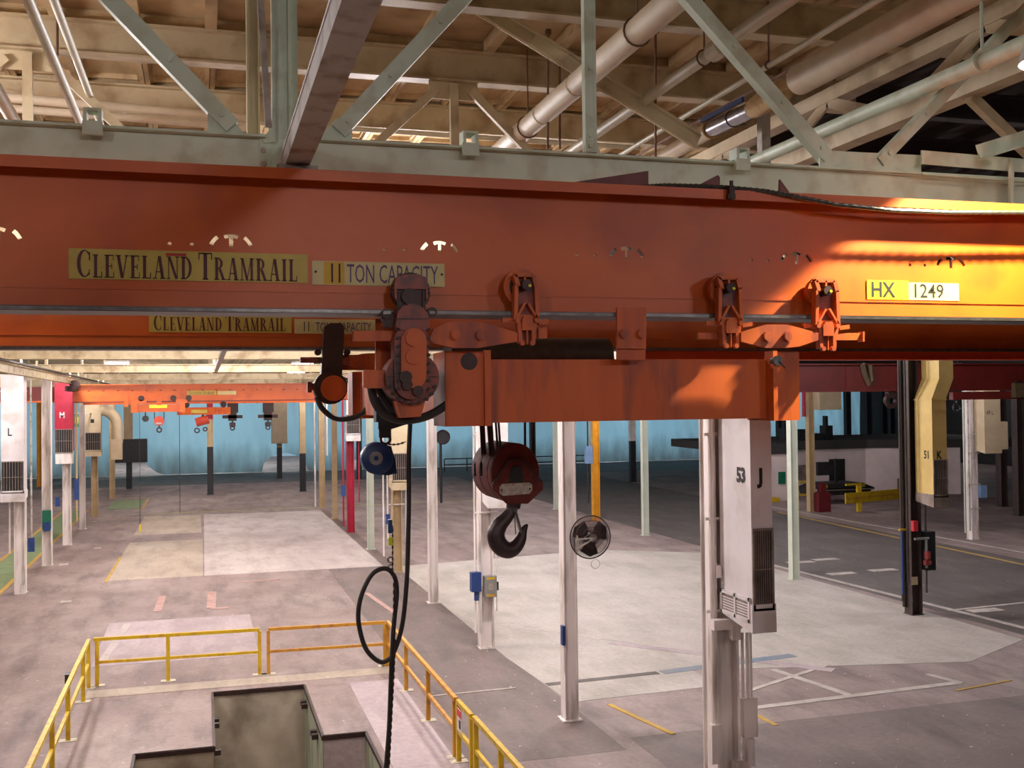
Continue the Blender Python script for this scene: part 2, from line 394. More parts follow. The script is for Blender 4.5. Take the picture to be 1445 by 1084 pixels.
PANELS = [pm.mesh('roof_panel', mat('roof_panel_%d' % i, a, b, .65, scale=1.8, streak=(2.2, .8, 1), c3=c, s3=1.4)) for i, (a, b, c) in enumerate(
    (((206, 180, 138), (184, 154, 112), (150, 118, 84)), ((196, 170, 130), (174, 144, 104), (140, 110, 80)), ((212, 190, 152), (194, 168, 126), (166, 136, 100))))]
for j in range(2, 11):
    for i in range(-8, 10):
        inst('roof_panel', PANELS[random.randrange(3)], ceil, (.45+PW*i, 6.66+PL*(j+.5), ROOF_Z))
mb = MB(); mbd = MB()
for i in range(-42, 90):
    x = .1+PW*i
    if x < X0 or x > X1: continue
    inr = -8 <= i <= 10
    for a, b in (((Y0, 10.7), (29.3, Y1)) if inr else ((Y0, Y1),)):
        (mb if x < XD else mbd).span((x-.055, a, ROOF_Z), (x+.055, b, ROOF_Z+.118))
part('panel_ribs', mb, CREAM, ceil, kind='stuff'); part('panel_ribs', mbd, ROOF_SHADE, ceil_d, kind='stuff')
pme = MB().ibeam((X0+.2, 0, 0), (XD, 0, 0), .33, .17, .022, .014).mesh('purlin', CREAM2); pmd = MB().ibeam((XD, 0, 0), (X1-.2, 0, 0), .33, .17, .022, .014).mesh('purlin', ROOF_SHADE)
for i in range(-9, 58):
    y = 6.66+PL*i
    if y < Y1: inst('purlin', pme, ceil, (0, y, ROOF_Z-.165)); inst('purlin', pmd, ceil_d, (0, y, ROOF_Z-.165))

# outer walls
T = .2
struct('wall_left', MB().span((X0-T, Y0, 0), (X0, Y1, ROOF_Z+.3)), mat('grey_block_wall', (120, 120, 120), (104, 104, 104), .8, scale=1))
struct('wall_right', MB().span((X1, Y0, 0), (X1+T, Y1, ROOF_Z+.3)), DARKW)
struct('wall_back', MB().span((X0, Y0-T, 0), (X1, Y0, ROOF_Z+.3)), DARKW)
struct('wall_far', MB().span((X0, Y1, 0), (X1, Y1+T, ROOF_Z+.3)), mat('pale_blue_far_wall', (190, 210, 225), (176, 198, 214), .8, scale=.6))
hd = struct('wall_header', MB().span((X0, 96.95, 6.7), (X1, 97.15, ROOF_Z+.11)), mat('brown_header', (120, 104, 88), (104, 88, 76), .8, scale=1))

# plastic curtain in sheets across the far end
CURT = D.materials.new('blue_plastic_sheet'); CURT.use_nodes = True
nt = CURT.node_tree; b = nt.nodes['Principled BSDF']; out = nt.nodes['Material Output']
tc = nt.nodes.new('ShaderNodeTexCoord'); n = nt.nodes.new('ShaderNodeTexNoise'); n.inputs['Scale'].default_value = .9; n.inputs['Detail'].default_value = 5
mp = nt.nodes.new('ShaderNodeMapping'); mp.inputs['Scale'].default_value = (1, 1, .35); nt.links.new(tc.outputs['Object'], mp.inputs[0]); nt.links.new(mp.outputs[0], n.inputs[0])
r = nt.nodes.new('ShaderNodeValToRGB'); r.color_ramp.elements[0].color = lin((140, 182, 198)); r.color_ramp.elements[1].color = lin((170, 204, 216))
nt.links.new(n.outputs['Fac'], r.inputs[0]); b.inputs['Roughness'].default_value = .5
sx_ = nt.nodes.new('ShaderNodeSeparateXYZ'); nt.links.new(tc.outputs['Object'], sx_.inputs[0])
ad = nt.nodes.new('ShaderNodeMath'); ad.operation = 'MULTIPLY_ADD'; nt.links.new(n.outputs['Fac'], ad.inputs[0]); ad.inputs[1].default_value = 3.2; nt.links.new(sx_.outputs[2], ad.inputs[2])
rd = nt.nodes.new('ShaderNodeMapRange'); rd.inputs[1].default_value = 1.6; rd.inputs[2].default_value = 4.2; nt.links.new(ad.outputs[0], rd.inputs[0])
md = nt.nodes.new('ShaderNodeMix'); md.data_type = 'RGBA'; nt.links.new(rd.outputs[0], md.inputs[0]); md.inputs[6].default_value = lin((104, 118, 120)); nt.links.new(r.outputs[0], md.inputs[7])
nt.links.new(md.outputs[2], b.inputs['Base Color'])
tr = nt.nodes.new('ShaderNodeBsdfTranslucent'); nt.links.new(md.outputs[2], tr.inputs[0])
mx = nt.nodes.new('ShaderNodeMixShader'); mx.inputs[0].default_value = .6
nt.links.new(b.outputs[0], mx.inputs[1]); nt.links.new(tr.outputs[0], mx.inputs[2]); nt.links.new(mx.outputs[0], out.inputs[0])
def zb(x):
    if -7.6 < x < -6.7: return 4.7
    if -6.7 <= x < -3.0: return .05 + 4.6*((-3.0-x)/3.7)**2
    if 5.0 < x < 8.9: return .3 + 1.35*abs(math.sin((x-5.0)/3.9*math.pi*1.0))**.5
    if 12.6 < x < 13.6: return .9
    return .05
def sheet(xa, xb, label):
    mb = MB(); nx = int((xb-xa)/.16); V = []; 
    for i in range(nx+1):
        x = xa+(xb-xa)*i/nx; z0 = zb(x)
        for k in range(9):
            t = k/8; z = z0+(6.75-z0)*t
            yy = 96.8 + .10*math.sin(x*2.1+.6*math.sin(z*.8))*(1-.5*t) + .05*math.sin(x*5.3+z)
            V.append((x, yy, z))
    F = [(i*9+k, (i+1)*9+k, (i+1)*9+k+1, i*9+k+1) for i in range(nx) for k in range(8)]
    mb.add(V, F); o = part('plastic_curtain', mb, CURT, smooth=True); return tag(o, label, 'curtain', 'blue plastic curtain sheets')
sheet(-30, -7.0, 'light blue plastic curtain sheet behind the pale columns, beyond the open gap')
sheet(-7.0, 5.0, 'light blue plastic curtain sheet pulled aside in a diagonal drape at its lower edge')
sheet(5.0, 20.0, 'light blue plastic curtain sheet with scalloped holes along its foot')
sheet(20.0, 40.0, 'light blue plastic curtain sheet hanging behind the yellow column')
sheet(40.0, 66.0, 'light blue plastic curtain sheet hanging behind the white office block')

# ------------------------------------------------------------------ near roof truss (pale green white paint), standing on the column line
TY = 6.66
tr1 = thing('roof_truss', 'pale green-white riveted roof truss just behind the orange crane girder', 'roof truss', (.45, TY, 7.28))
def chord(xa, xb):
    mb = MB(); mb.span((xa, TY-.02, 7.28), (xb, TY-.006, 7.575)); mb.span((xa, TY-.085, 7.575), (xb, TY+.085, 7.59)); mb.span((xa, TY-.085, 7.265), (xb, TY+.085, 7.28))
    return part('bottom_chord', mb, WHITEP, tr1)
chord(-5.5, .375); chord(.60, 6.4)
part('splice_plate', MB().span((.34, TY-.034, 7.27), (.40, TY-.02, 7.58)).span((.40, TY+.0, 7.27), (.60, TY+.02, 7.7)), WHITEP, tr1)
for z in (7.34, 7.42, 7.50): part('splice_bolt', MB().cyl((.365, TY-.05, z), (.365, TY-.03, z), .016, 6), GREYB, tr1)
def gusset(px): return part('gusset_plate', MB().pxpoly(px, TY-.045, .015), WHITEP, tr1)
gusset([(293, 189), (293, 158), (318, 156), (346, 190)])
gusset([(447, 198), (474, 168), (497, 162), (497, 200)])
gusset([(823, 218), (826, 196), (841, 196), (849, 219)])
gusset([(1157, 240), (1157, 212), (1300, 219), (1300, 249)])
def diag(x0, y0, x1, y1, wd, name='diagonal'):
    a, b = onY(x0, y0, TY-.06), onY(x1, y1, TY-.06); d = (b-a); b = a + d*((9.4-a.z)/d.z)
    mb = MB().bar(a, b, wd, .012, (0, 1, 0)); s = d.normalized().cross(Vector((0, 1, 0)))*(wd/2)
    mb.bar(a+s+Vector((0, .035, 0)), b+s+Vector((0, .035, 0)), .012, .08, (0, 1, 0))
    mb.bar(a-s+Vector((0, .035, 0)), b-s+Vector((0, .035, 0)), .012, .08, (0, 1, 0))
    o = part(name, mb, WHITEP, tr1)
    for t in (.06, .35, .7):
        q = a + (b-a)*t*.6; part('bolt', MB().cyl(q+Vector((0, -.022, 0)), q+Vector((0, -.004, 0)), .015, 6), WHITEP, tr1)
    return o
diag(328, 178, 158, 0, .088); diag(478, 185, 650, 0, .088); diag(1170, 222, 978, 0, .085); diag(1243, 228, 1442, 22, .065)
a = onY(834, 215, TY-.06)
mb = MB().bar(a, (a.x, a.y, 9.3), .045, .012, (0, 1, 0)).bar(a+Vector((.03, .02, 0)), (a.x+.03, a.y+.02, 9.3), .02, .06, (0, 1, 0)).bar(a+Vector((-.03, .02, 0)), (a.x-.03, a.y+.02, 9.3), .02, .06, (0, 1, 0))
part('vertical', mb, WHITEP, tr1)
for y in (190, 205, 95): part('bolt', MB().disc(834, y, TY-.085, .015, .02, 6), WHITEP, tr1)
# middle post over the runway beam
part('post', MB().ibeam((.475, TY, 7.59), (.475, TY, 9.3), .11, .11, .014, .014, (1, 0, 0)), WHITEP, tr1)
part('post', MB().bar((.56, TY+.1, 7.59), (.56, TY+.1, 9.3), .05, .05), WHITEP, tr1)
part('post', MB().ibeam((.32, TY+.25, 7.59), (.32, TY+.25, 9.3), .08, .1, .012, .012, (1, 0, 0)), CREAM2, tr1)
part('diagonal', MB().bar(onY(379, 180, TY-.03), onY(364, -60, TY-.03), .04, .02, (0, 1, 0)), GREYB, tr1)
gusset([(370, 195), (388, 176), (388, 200), (372, 202)])
part('top_chord', MB().ibeam((-5.5, TY, 9.2), (6.4, TY, 9.2), .15, .18, .02, .014), WHITEP, tr1)
for x, y in ((131, 172), (663, 205), (1046, 226)):
    p = onY(x, y, TY-.1); mb = MB()
    mb.span((p.x-.055, TY-.13, 7.52), (p.x+.055, TY-.1, 7.60)).span((p.x-.05, TY-.13, 7.60), (p.x-.03, TY-.02, 7.66)).span((p.x+.03, TY-.13, 7.60), (p.x+.05, TY-.02, 7.66)).span((p.x-.05, TY-.13, 7.66), (p.x+.05, TY-.02, 7.675))
    part('flange_clamp', mb, WHITEP, tr1)
# upper side rail at the right end
part('side_rail', MB().bar(onY(1300, 222, TY-.12), onY(1470, 236, TY-.12), .012, .1).bar(onY(1300, 246, TY-.12), onY(1470, 258, TY-.12), .04, .012), WHITEP, tr1)
mb = MB(); a, b = onY(1380, 215, TY-.2), onY(1520, 172, TY-.2)
mb.bar(a, b, .012, .11).bar(a+Vector((0, -.03, -.055)), b+Vector((0, -.03, -.055)), .08, .012)
part('bracket_arm', mb, WHITEP, tr1)
part('drop_rod', MB().bar(onY(1427, 225, TY-.22), onY(1427, 292, TY-.22), .028, .028), WHITEP, tr1)

# ------------------------------------------------------------------ runway beam running over the crane
rb = thing('runway_beam', 'grey painted runway beam crossing above the orange girder beside the truss post', 'beam', (.51, 3, 7.27))
part('lower_flange', MB().span((.445, -6, 7.27), (.575, 44, 7.38)), GREYB, rb)
part('web', MB().span((.50, -6, 7.38), (.52, 44, 7.55)), GREYB, rb)
part('edge_lip', MB().span((.44, -6, 7.372), (.447, 44, 7.386)), COLW, rb)
rl = thing('runway_beam', 'pale runway beam with cable rail along the tops of the left column row', 'beam', (-5.1, 50, 6.9))
part('beam', MB().ibeam((-5.1, 14, 7.03), (-5.1, 75, 7.03), .26, .18, .025, .02), CREAM2, rl)
part('cable_rail', MB().span((-5.05, 14, 7.18), (-4.95, 75, 7.24)).span((-4.9, 14, 7.17), (-4.86, 75, 7.20)), GREASE, rl)
mb = MB()
for y in range(16, 74, 3): mb.box((-5.1, y, 7.3), (.06, .08, .3))
part('hanger', mb, CREAM2, rl)
rr = thing('runway_beam', 'pale runway beam along the column row with the blue switch boxes', 'beam', (6.1, 50, 7.4))
part('beam', MB().ibeam((6.12, 22, 7.43), (6.12, 75, 7.43), .26, .18, .025, .02), CREAM2, rr)

# ------------------------------------------------------------------ cream trusses further back
def rear_truss(Y, label, xs_, loc_x):
    t = thing('roof_truss', label, 'roof truss', (loc_x, Y, 7.4), 'cream roof trusses behind the first one')
    part('bottom_chord', MB().ibeam((xs_[0], Y, 7.42), (xs_[1], Y, 7.42), .2, .18), CREAM2, t)
    x = .49
    while x - 4.07 > xs_[0]: x -= 4.07
    while x < xs_[1]:
        xt = x+2.035
        if xt < xs_[1]:
            part('gusset_plate', MB().prism([(xt-.26, Y-.02, 9.3), (xt+.26, Y-.02, 9.3), (xt+.26, Y-.02, 9.1), (xt-.26, Y-.02, 9.1)], (0, .015, 0)), CREAM2, t)
            for s in (-1, 1):
                a = Vector((xt+s*.18, Y-.04, 9.2)); b = Vector((xt+s*1.95, Y-.04, 7.5)); part('diagonal', MB().bar(a, b, .085, .06, (0, 1, 0)), CREAM2, t)
            part('vertical', MB().bar((xt, Y-.04, 9.25), (xt, Y-.04, 7.5), .085, .07), CREAM2, t)
            mb = MB()
            for u in (-.2, -.16, .16, .2): mb.cyl((xt+u, Y-.055, 9.16+abs(u)*.1), (xt+u, Y-.02, 9.16+abs(u)*.1), .02, 6)
            part('rivet', mb, CREAM2, t)
        x += 4.07
    return t
rear_truss(10.76, 'cream roof truss with gusseted diagonals seen behind the thick white pipe', (-5.5, 6.4), .45)
rear_truss(18.95, 'cream roof truss standing on the plain white column with the wall fan', (-17, 18.6), .45)
for k in (31.24, 43.5, 55.8, 68.1, 80.4):
    t = thing('roof_girder', 'deep cream roof girder crossing the hall far behind the orange crane', 'girder', (.45, k, 7.26), 'far cream roof girders')
    part('lower_flange', MB().span((-17, k-.12, 7.262), (18.6, k+.12, 7.29)), CREAM2, t); part('web', MB().span((-17, k-.012, 7.29), (18.6, k+.012, 7.55)), CREAM2, t); part('upper_flange', MB().span((-17, k-.12, 7.55), (18.6, k+.12, 7.58)), CREAM2, t)
    for x in (-11.6, -5.66, .45, 6.56, 12.7): part('hanger', MB().span((x-.05, k-.05, 7.58), (x+.05, k+.05, 9.3)), CREAM2, t)
# sloping brace crossing the upper view
kb = thing('knee_brace', 'wide cream sloping brace running down behind the thick white pipe', 'brace', onY(800, 80, 9.3))
part('channel', MB().bar(onY(560, -62, 9.3), onY(985, 200, 9.3), .15, .02, (0, 1, 0)).bar(onY(560, -72, 9.3), onY(985, 190, 9.3), .02, .12, (0, 1, 0)).bar(onY(560, -52, 9.3), onY(985, 210, 9.3), .02, .06, (0, 1, 0)), CREAM2, kb)
part('patch_plate', MB().bar(onY(752, 55, 9.27), onY(800, 85, 9.27), .11, .015, (0, 1, 0)), CREAM2, kb)

# longitudinal truss on the near right column row
lt = thing('longitudinal_truss', 'pinkish cream longitudinal truss below the dark roof at the right', 'roof truss', (6.56, 8, 8.6))
LX = 6.56
part('bottom_chord', MB().span((LX-.1, -4, 8.61), (LX+.1, 18.5, 8.63)).span((LX-.1, -4, 8.63), (LX-.085, 18.5, 8.80)), CREAM2, lt)
part('top_chord', MB().span((LX-.1, -4, 9.13), (LX+.1, 18.5, 9.15)).span((LX-.1, -4, 9.15), (LX-.085, 18.5, 9.28)), CREAM2, lt)
for y in (5.2, 7.6, 10.0, 12.4, 14.8):
    part('diagonal', MB().bar((LX-.07, y, 9.14), (LX-.07, y+1.1, 8.7), .03, .12), CREAM2, lt)
    part('diagonal', MB().bar((LX-.07, y, 9.14), (LX-.07, y-1.1, 8.7), .03, .12), CREAM2, lt)
    part('diagonal', MB().bar((LX, y+.3, 8.62), (LX+1.6, y+.6, 7.7), .07, .1), CREAM2, lt)

# ------------------------------------------------------------------ pipes under the roof
def pipe(px0, px1, z, r, m, label, name='ceiling_pipe', n=16, ext=(3., 3.)):
    a, b = onZ(*px0, z), onZ(*px1, z); d = (b-a).normalized()
    a2, b2 = a - d*ext[0], b + d*ext[1]
    t = thing(name, label, 'pipe', (a+b)/2); part('run', MB().cyl(a2, b2, r, n), m, t, True); return t, a, b, d
def strap(t, p, d, r, z1=ROOF_Z, m=RUSTY):
    part('hanger_ring', MB().ring(p, d, r+.008, .008, 16, 5), m, t)
    part('hanger_rod', MB().cyl(p+Vector((0, 0, r)), (p.x, p.y, z1), .008, 6), m, t)
t, a, b, d = pipe((727, 195), (945, 5), 8.80, .105, PIPEW, 'thick white insulated pipe rising past the truss vertical')
for u in (-.2, .25, .5): part('joint_band', MB().ring(a+(b-a)*u, d, .105, .004, 24, 5), CREAM2, t)
strap(t, a+(b-a)*.12, d, .105); strap(t, a+(b-a)*.85, d, .105)
t, a, b, d = pipe((815, 207), (1100, 8), 8.80, .055, PIPEP, 'medium cream pipe with a bolted coupling below a purlin')
q = a+(b-a)*.78; part('coupling', MB().cyl(q-d*.09, q+d*.09, .085, 12).cyl(q+d*.12, q+d*.16, .07, 12), PIPEP, t); strap(t, q-d*.25, d, .06)
t, a, b, d = pipe((870, 222), (1235, 2), 8.75, .027, PIPEP, 'thin cream conduit running beside the lagged pipe', n=10); strap(t, a+(b-a)*.7, d, .027)
t, a, b, d = pipe((880, 230), (1250, 22), 9.2, .016, RUSTY, 'slim brown conduit running under the roof panels', n=8)
t, a, b, d = pipe((1040, 238), (1445, 62), 8.25, .058, WHITEP, 'white sprinkler main hung from a ring beside the bright lamp'); q = a+(b-a)*.9
part('hanger_ring', MB().ring(q, d, .066, .012, 18, 6), WHITEP, t); part('hanger_rod', MB().cyl(q+Vector((0, 0, .06)), (q.x, q.y, 9.2), .011, 8), WHITEP, t)
# lagged pipe with a bare metal sleeve and torn lagging
P = [onZ(x, y, 8.8) for x, y in ((925, 228), (1003, 183), (1062, 154), (1105, 128), (1128, 113), (1300, 20))]
t = thing('lagged_pipe', 'large lagged pipe with a bare metal sleeve and torn amber insulation', 'pipe', P[2])
dd = (P[1]-P[0]).normalized()
part('lagging', MB().cyl(P[0]-dd*4, P[1], .088, 18), PIPEW, t, True)
part('metal_sleeve', MB().cyl(P[1], P[2], .08, 18), GALV, t, True)
part('sleeve_band', MB().ring(P[1]+(P[2]-P[1])*.55, dd, .082, .006, 20, 5), GREASE, t); part('sleeve_end', MB().ring(P[1], dd, .088, .012, 20, 6), INSUL, t)
part('torn_lagging', MB().tube([P[2]+(P[3]-P[2])*u for u in (0, .1, .3, .5, .8, 1.)], [.088, .1, .106, .1, .108, .1], 14), mat('frayed_cream_lagging', (214, 186, 140), (196, 158, 108), .9, scale=20, bump=.5), t, True)
part('torn_edge', MB().ring(P[4], dd, .108, .022, 20, 6), INSUL, t)
d2 = (P[5]-P[4]).normalized(); part('outer_lagging', MB().cyl(P[4], P[5]+d2*4, .135, 20), PIPEW, t, True)
part('gauge_strip', MB().bar(P[1]+Vector((-.05, .1, .12)), P[2]+Vector((-.05, .1, .12)), .03, .05), BLUEB, t)
# cross pipes and conduits beyond the trusses
for (x0, y0, x1, y1, Y, r, m, lb) in ((0, 137, 300, 163, 11.9, .05, PIPEW, 'upper cream cross pipe low behind the first truss'), (0, 152, 300, 176, 11.9, .042, PIPEW, 'lower cream cross pipe low behind the first truss'),
                                      (440, 178, 860, 206, 12.3, .03, PIPEP, 'slim cream cross pipe behind the thick white pipe')):
    a, b = onY(x0, y0, Y), onY(x1, y1, Y); d = (b-a).normalized()
    tag(part('cross_pipe', MB().cyl(a-d*2, b+d*.4, r, 12), m, smooth=True), lb, 'pipe')
for (x0, y0, x1, y1, z, r, m, lb) in ((40, 0, 112, 172, 8.4, .036, PIPEP, 'cream sprinkler branch sloping past the truss gusset'), (80, 10, 122, 122, 8.9, .035, PIPEP, 'cream branch pipe on a hook hanger'), (2, 140, 18, 168, 8.4, .055, PIPEW, 'stout cream pipe stub behind the chord')):
    a, b = onZ(x0, y0, z), onZ(x1, y1, z); d = (b-a).normalized()
    tag(part('branch_pipe', MB().cyl(a-d*3, b+d*2, r, 10), m, smooth=True), lb, 'pipe')
for (x, y0, y1, Y, lb) in ((81, 0, 78, 9.8, 'thin dark drop rod beside the branch pipe'), (773, 15, 210, 9.9, 'brown hanger rod with a clamp in front of the roof panels'), (790, 95, 210, 10.6, 'slim brown hanger rod behind the thick pipe'),
                           (925, 42, 222, 9.6, 'thin dark rod hanging beside the medium pipe')):
    a, b = onY(x, y0, Y), onY(x, y1, Y)
    a.z = ROOF_Z-.02
    tag(part('hanger_rod', MB().cyl(a, b, .012, 6).box(a, (.05, .05, .05)), RUSTY), lb, 'rod')

# ------------------------------------------------------------------ serif lettering
def serif_glyph(ch):
    """polygons in a unit-height box, and the advance width"""
    S, t, sw = .17, .055, .05
    P = []
    def r_(x0, y0, x1, y1): P.append([(x0, y0), (x1, y0), (x1, y1), (x0, y1)])
    def stem(x, w_=S): r_(x, 0, x+w_, 1); r_(x-.06, 0, x+w_+.06, sw); r_(x-.06, 1-sw, x+w_+.06, 1)
    def arc(cx, cy, rx, ry, ix, iy, sx, a0, a1, n=14):
        for i in range(n):
            u, v = math.radians(a0+(a1-a0)*i/n), math.radians(a0+(a1-a0)*(i+1)/n)
            P.append([(cx+rx*math.cos(u), cy+ry*math.sin(u)), (cx+rx*math.cos(v), cy+ry*math.sin(v)), (cx+sx+ix*math.cos(v), cy+iy*math.sin(v)), (cx+sx+ix*math.cos(u), cy+iy*math.sin(u))])
    def dg(x0, y0, x1, y1, w_): P.append([(x0, y0), (x0+w_, y0), (x1+w_, y1), (x1, y1)])
    if ch == 'C': arc(.36, .5, .34, .5, .2, .45, .03, 45, 315); r_(.56, .62, .62, .92); r_(.56, .08, .6, .3); wd = .66
    elif ch == 'L': stem(.08); r_(.08, 0, .52, sw); r_(.47, 0, .52, .26); wd = .56
    elif ch == 'E': stem(.08); r_(.08, 0, .54, sw); r_(.5, 0, .54, .26); r_(.08, 1-sw, .52, 1); r_(.48, .76, .52, 1); r_(.2, .48, .42, .53); r_(.39, .38, .43, .63); wd = .58
    elif ch == 'V': dg(.03, 1, .25, 0, S); dg(.56, 1, .33, 0, t); r_(-.02, 1-sw, .26, 1); r_(.48, 1-sw, .7, 1); wd = .68
    elif ch == 'A': dg(.1, 0, .3, 1, t); dg(.46, 0, .28, 1, S); r_(.16, .28, .5, .33); r_(0, 0, .22, sw); r_(.4, 0, .7, sw); wd = .7
    elif ch == 'N': dg(.08, 0, .08, 1, t); dg(.56, 0, .56, 1, t); dg(.47, 0, .06, 1, S*.9); r_(0, 0, .2, sw); r_(0, 1-sw, .22, 1); r_(.48, 1-sw, .7, 1); wd = .7
    elif ch == 'D': stem(.08); arc(.24, .5, .4, .5, .24, .45, .0, -90, 90); wd = .68
    elif ch == 'T': stem(.24); r_(0, 1-sw, .65, 1); r_(0, .74, .05, 1); r_(.6, .74, .65, 1); wd = .66
    elif ch == 'R': stem(.08); arc(.22, .74, .3, .26, .15, .21, .0, -90, 90, 10); dg(.48, 0, .26, .5, S*.95); r_(.44, 0, .72, sw); wd = .68
    elif ch == 'M': dg(.08, 0, .08, 1, t); dg(.34, 0, .06, 1, S*.8); dg(.37, 0, .62, 1, t); dg(.6, 0, .6, 1, S*.85); r_(0, 0, .2, sw); r_(0, 1-sw, .2, 1); r_(.52, 0, .82, sw); r_(.56, 1-sw, .82, 1); wd = .84
    elif ch == 'I': stem(.08); wd = .34
    else: wd = .3
    return P, wd
def serif_text(txt, h_, big, org, width, Yf):
    x = 0; items = []
    for w_ in txt.split(' '):
        for i, ch in enumerate(w_):
            P, wd = serif_glyph(ch); hh = big if i == 0 else h_
            items.append((P, x, hh)); x += (wd+.07)*hh*.8
        x += .22*h_
    k = width/x; mb = MB()
    for P, px_, hh in items:
        for q in P: mb.add([(org[0]+(px_+a*hh*.8)*k, Yf, org[1]+b*hh) for a, b in q], [tuple(range(len(q)))])
    return mb

# ------------------------------------------------------------------ the orange bridge crane
GX0, GX1 = -5.2, 6.1
G1, G2 = 6.0, 9.9
bridge = thing('bridge_crane', 'large orange double girder bridge crane with yellow name boards', 'crane', (.45, 8, 6.45))
SLOT_X = [-1.01, .155, 1.32, 2.48, 3.645, 4.81]
def web_mesh(Y, GX1=6.1):
    cu = D.curves.new('w', 'CURVE'); cu.dimensions = '2D'; cu.fill_mode = 'BOTH'; cu.extrude = .009
    def spl(pts):
        s = cu.splines.new('POLY'); s.points.add(len(pts)-1)
        for p, q in zip(s.points, pts): p.co = (q[0], q[1], 0, 1)
        s.use_cyclic_u = True
    spl([(GX0, 6.47), (GX1, 6.47), (GX1, 7.215), (GX0, 7.215)])
    for sx in SLOT_X:
        zc = 6.80
        for a0, a1, R in ((24, 52, .115), (128, 156, .115)):
            o, i = [], []
            for k in range(7):
                u = math.radians(a0+(a1-a0)*k/6); o.append((sx+(R+.011)*math.cos(u), zc-.02+(R+.011)*math.sin(u))); i.append((sx+(R-.011)*math.cos(u), zc-.02+(R-.011)*math.sin(u)))
            spl(o+i[::-1])
        o, i = [], []
        for k in range(7):
            u = math.radians(68+44*k/6); o.append((sx+.108*math.cos(u), zc-.02+.108*math.sin(u)))
            if k in (0, 1, 2): i.append((sx+.086*math.cos(u), zc-.02+.086*math.sin(u)))
        left = [(-(x-sx)+sx, z) for x, z in i]
        spl(o + left + [(sx-.011, zc+.005), (sx+.011, zc+.005)] + i[::-1] if False else o + [left[0], left[1], (sx-.011, zc+.068), (sx-.011, zc+.01), (sx+.011, zc+.01), (sx+.011, zc+.068), i[1], i[0]])
        for dx in (-.32, -.205):
            spl([(sx+dx+.011*math.cos(math.pi*k/4), zc+.025+.011*math.sin(math.pi*k/4)) for k in range(8)])
    ob = D.objects.new('w', cu); COL.objects.link(ob)
    dg = bpy.context.evaluated_depsgraph_get(); dg.update(); me = D.meshes.new_from_object(ob.evaluated_get(dg))
    mb = MB(); mb.add([(v.co.x, Y+.009+v.co.z, v.co.y) for v in me.vertices], [tuple(p.vertices) for p in me.polygons])
    D.objects.remove(ob); D.meshes.remove(me); D.curves.remove(cu); return mb
def girder(Y, GX1=6.1):
    part('girder_web', web_mesh(Y, GX1), ORANGE, bridge)
    part('top_flange', MB().span((GX0, Y-.15, 7.213), (GX1, Y+.14, 7.232)).span((GX0, Y-.15, 7.172), (GX1, Y-.142, 7.213)).span((GX0, Y+.132, 7.172), (GX1, Y+.14, 7.213)), ORANGE, bridge)
    part('lower_tee', MB().span((GX0, Y-.012, 6.475), (GX1, Y+.032, 6.572)).span((GX0, Y-.018, 6.572), (GX1, Y-.0, 6.584)), ORANGE, bridge)
    part('rail_flange', MB().span((GX0, Y-.125, 6.447), (GX1, Y+.145, 6.474)), DSTEEL, bridge)
    part('rail_edge', MB().span((GX0, Y-.128, 6.452), (GX1, Y-.124, 6.468)), STEEL, bridge)
girder(G1, 10.4); girder(G2, 10.4)
part('transfer_rail', MB().span((4.2, G2-.03, 6.365), (10.4, G2+.05, 6.447)).span((4.2, G2-.08, 6.355), (10.4, G2+.1, 6.367)), mat('red_rail_lit_tone', (236, 84, 26), (226, 76, 24), .4, scale=3), bridge)  # light falling on this rail is put into its brighter red
for gy_ in (G1, G2):
    part('runway_hanger', MB().span((.40, gy_-.08, 7.232), (.62, gy_+.08, 7.268)), GREYB, bridge)
    for x in (-4.8, 5.6): part('hanger_post', MB().span((x, gy_-.05, 7.232), (x+.1, gy_+.05, 9.28)), GREYB, bridge)
def board(x0, z0, x1, z1, Y, m, name='name_board'):
    return part(name, MB().span((x0, Y-.008, z0), (x1, Y-.002, z1)), m, bridge)
s = board(-.67, 6.625, .567, 6.785, G1, SIGNY); s['label'] = 'yellow board lettered CLEVELAND TRAMRAIL'
part('lettering', serif_text('CLEVELAND TRAMRAIL', .122, .146, (-.632, 6.633), 1.175, G1-.0095), INKM, s)
part('red_sticker', MB().span((-.185, G1-.0095, 6.758), (-.08, G1-.0088, 6.772)), mat('red_sticker', (176, 40, 44)), s)
s = board(.590, 6.618, 1.345, 6.752, G1, SIGNP); s['label'] = 'pale board lettered 11 TON CAPACITY'
part('amber_tape', MB().span((.655, G1-.0092, 6.622), (.77, G1-.0085, 6.748)), TAPEY, s)
part('numerals', text_mb('11', .15, (.68, G1-.0095, 6.634), (1, 0, 0), (0, 0, 1), .55, .0, .002), INKK, s)
part('lettering', text_mb('TON CAPACITY', .15, (.782, G1-.0095, 6.634), (1, 0, 0), (0, 0, 1), .485, .0), INKV, s)
part('screw', MB().cyl((.61, G1-.014, 6.69), (.61, G1-.008, 6.69), .007, 8).cyl((1.328, G1-.014, 6.69), (1.328, G1-.008, 6.69), .007, 8), INKK, s)
s = board(4.155, 6.592, 4.47, 6.718, G1, SIGNB); part('lettering', text_mb('HX', .138, (4.18, G1-.0095, 6.61), (1, 0, 0), (0, 0, 1), .92, .0, .003), INKK, s); s['label'] = 'bright yellow sticker lettered HX'
s = board(4.47, 6.592, 4.862, 6.708, G1, SIGNP); part('lettering', text_mb('1249', .13, (4.49, G1-.0095, 6.61), (1, 0, 0), (0, 0, 1), .98, .0, .001), INKK, s); s['label'] = 'pale yellow sticker lettered 1249'
s = board(-.45, 6.605, .785, 6.765, G2, SIGNY); part('lettering', serif_text('CLEVELAND TRAMRAIL', .118, .138, (-.412, 6.621), 1.175, G2-.0095), INKM, s); s['label'] = 'yellow board lettered CLEVELAND TRAMRAIL on the rear girder'
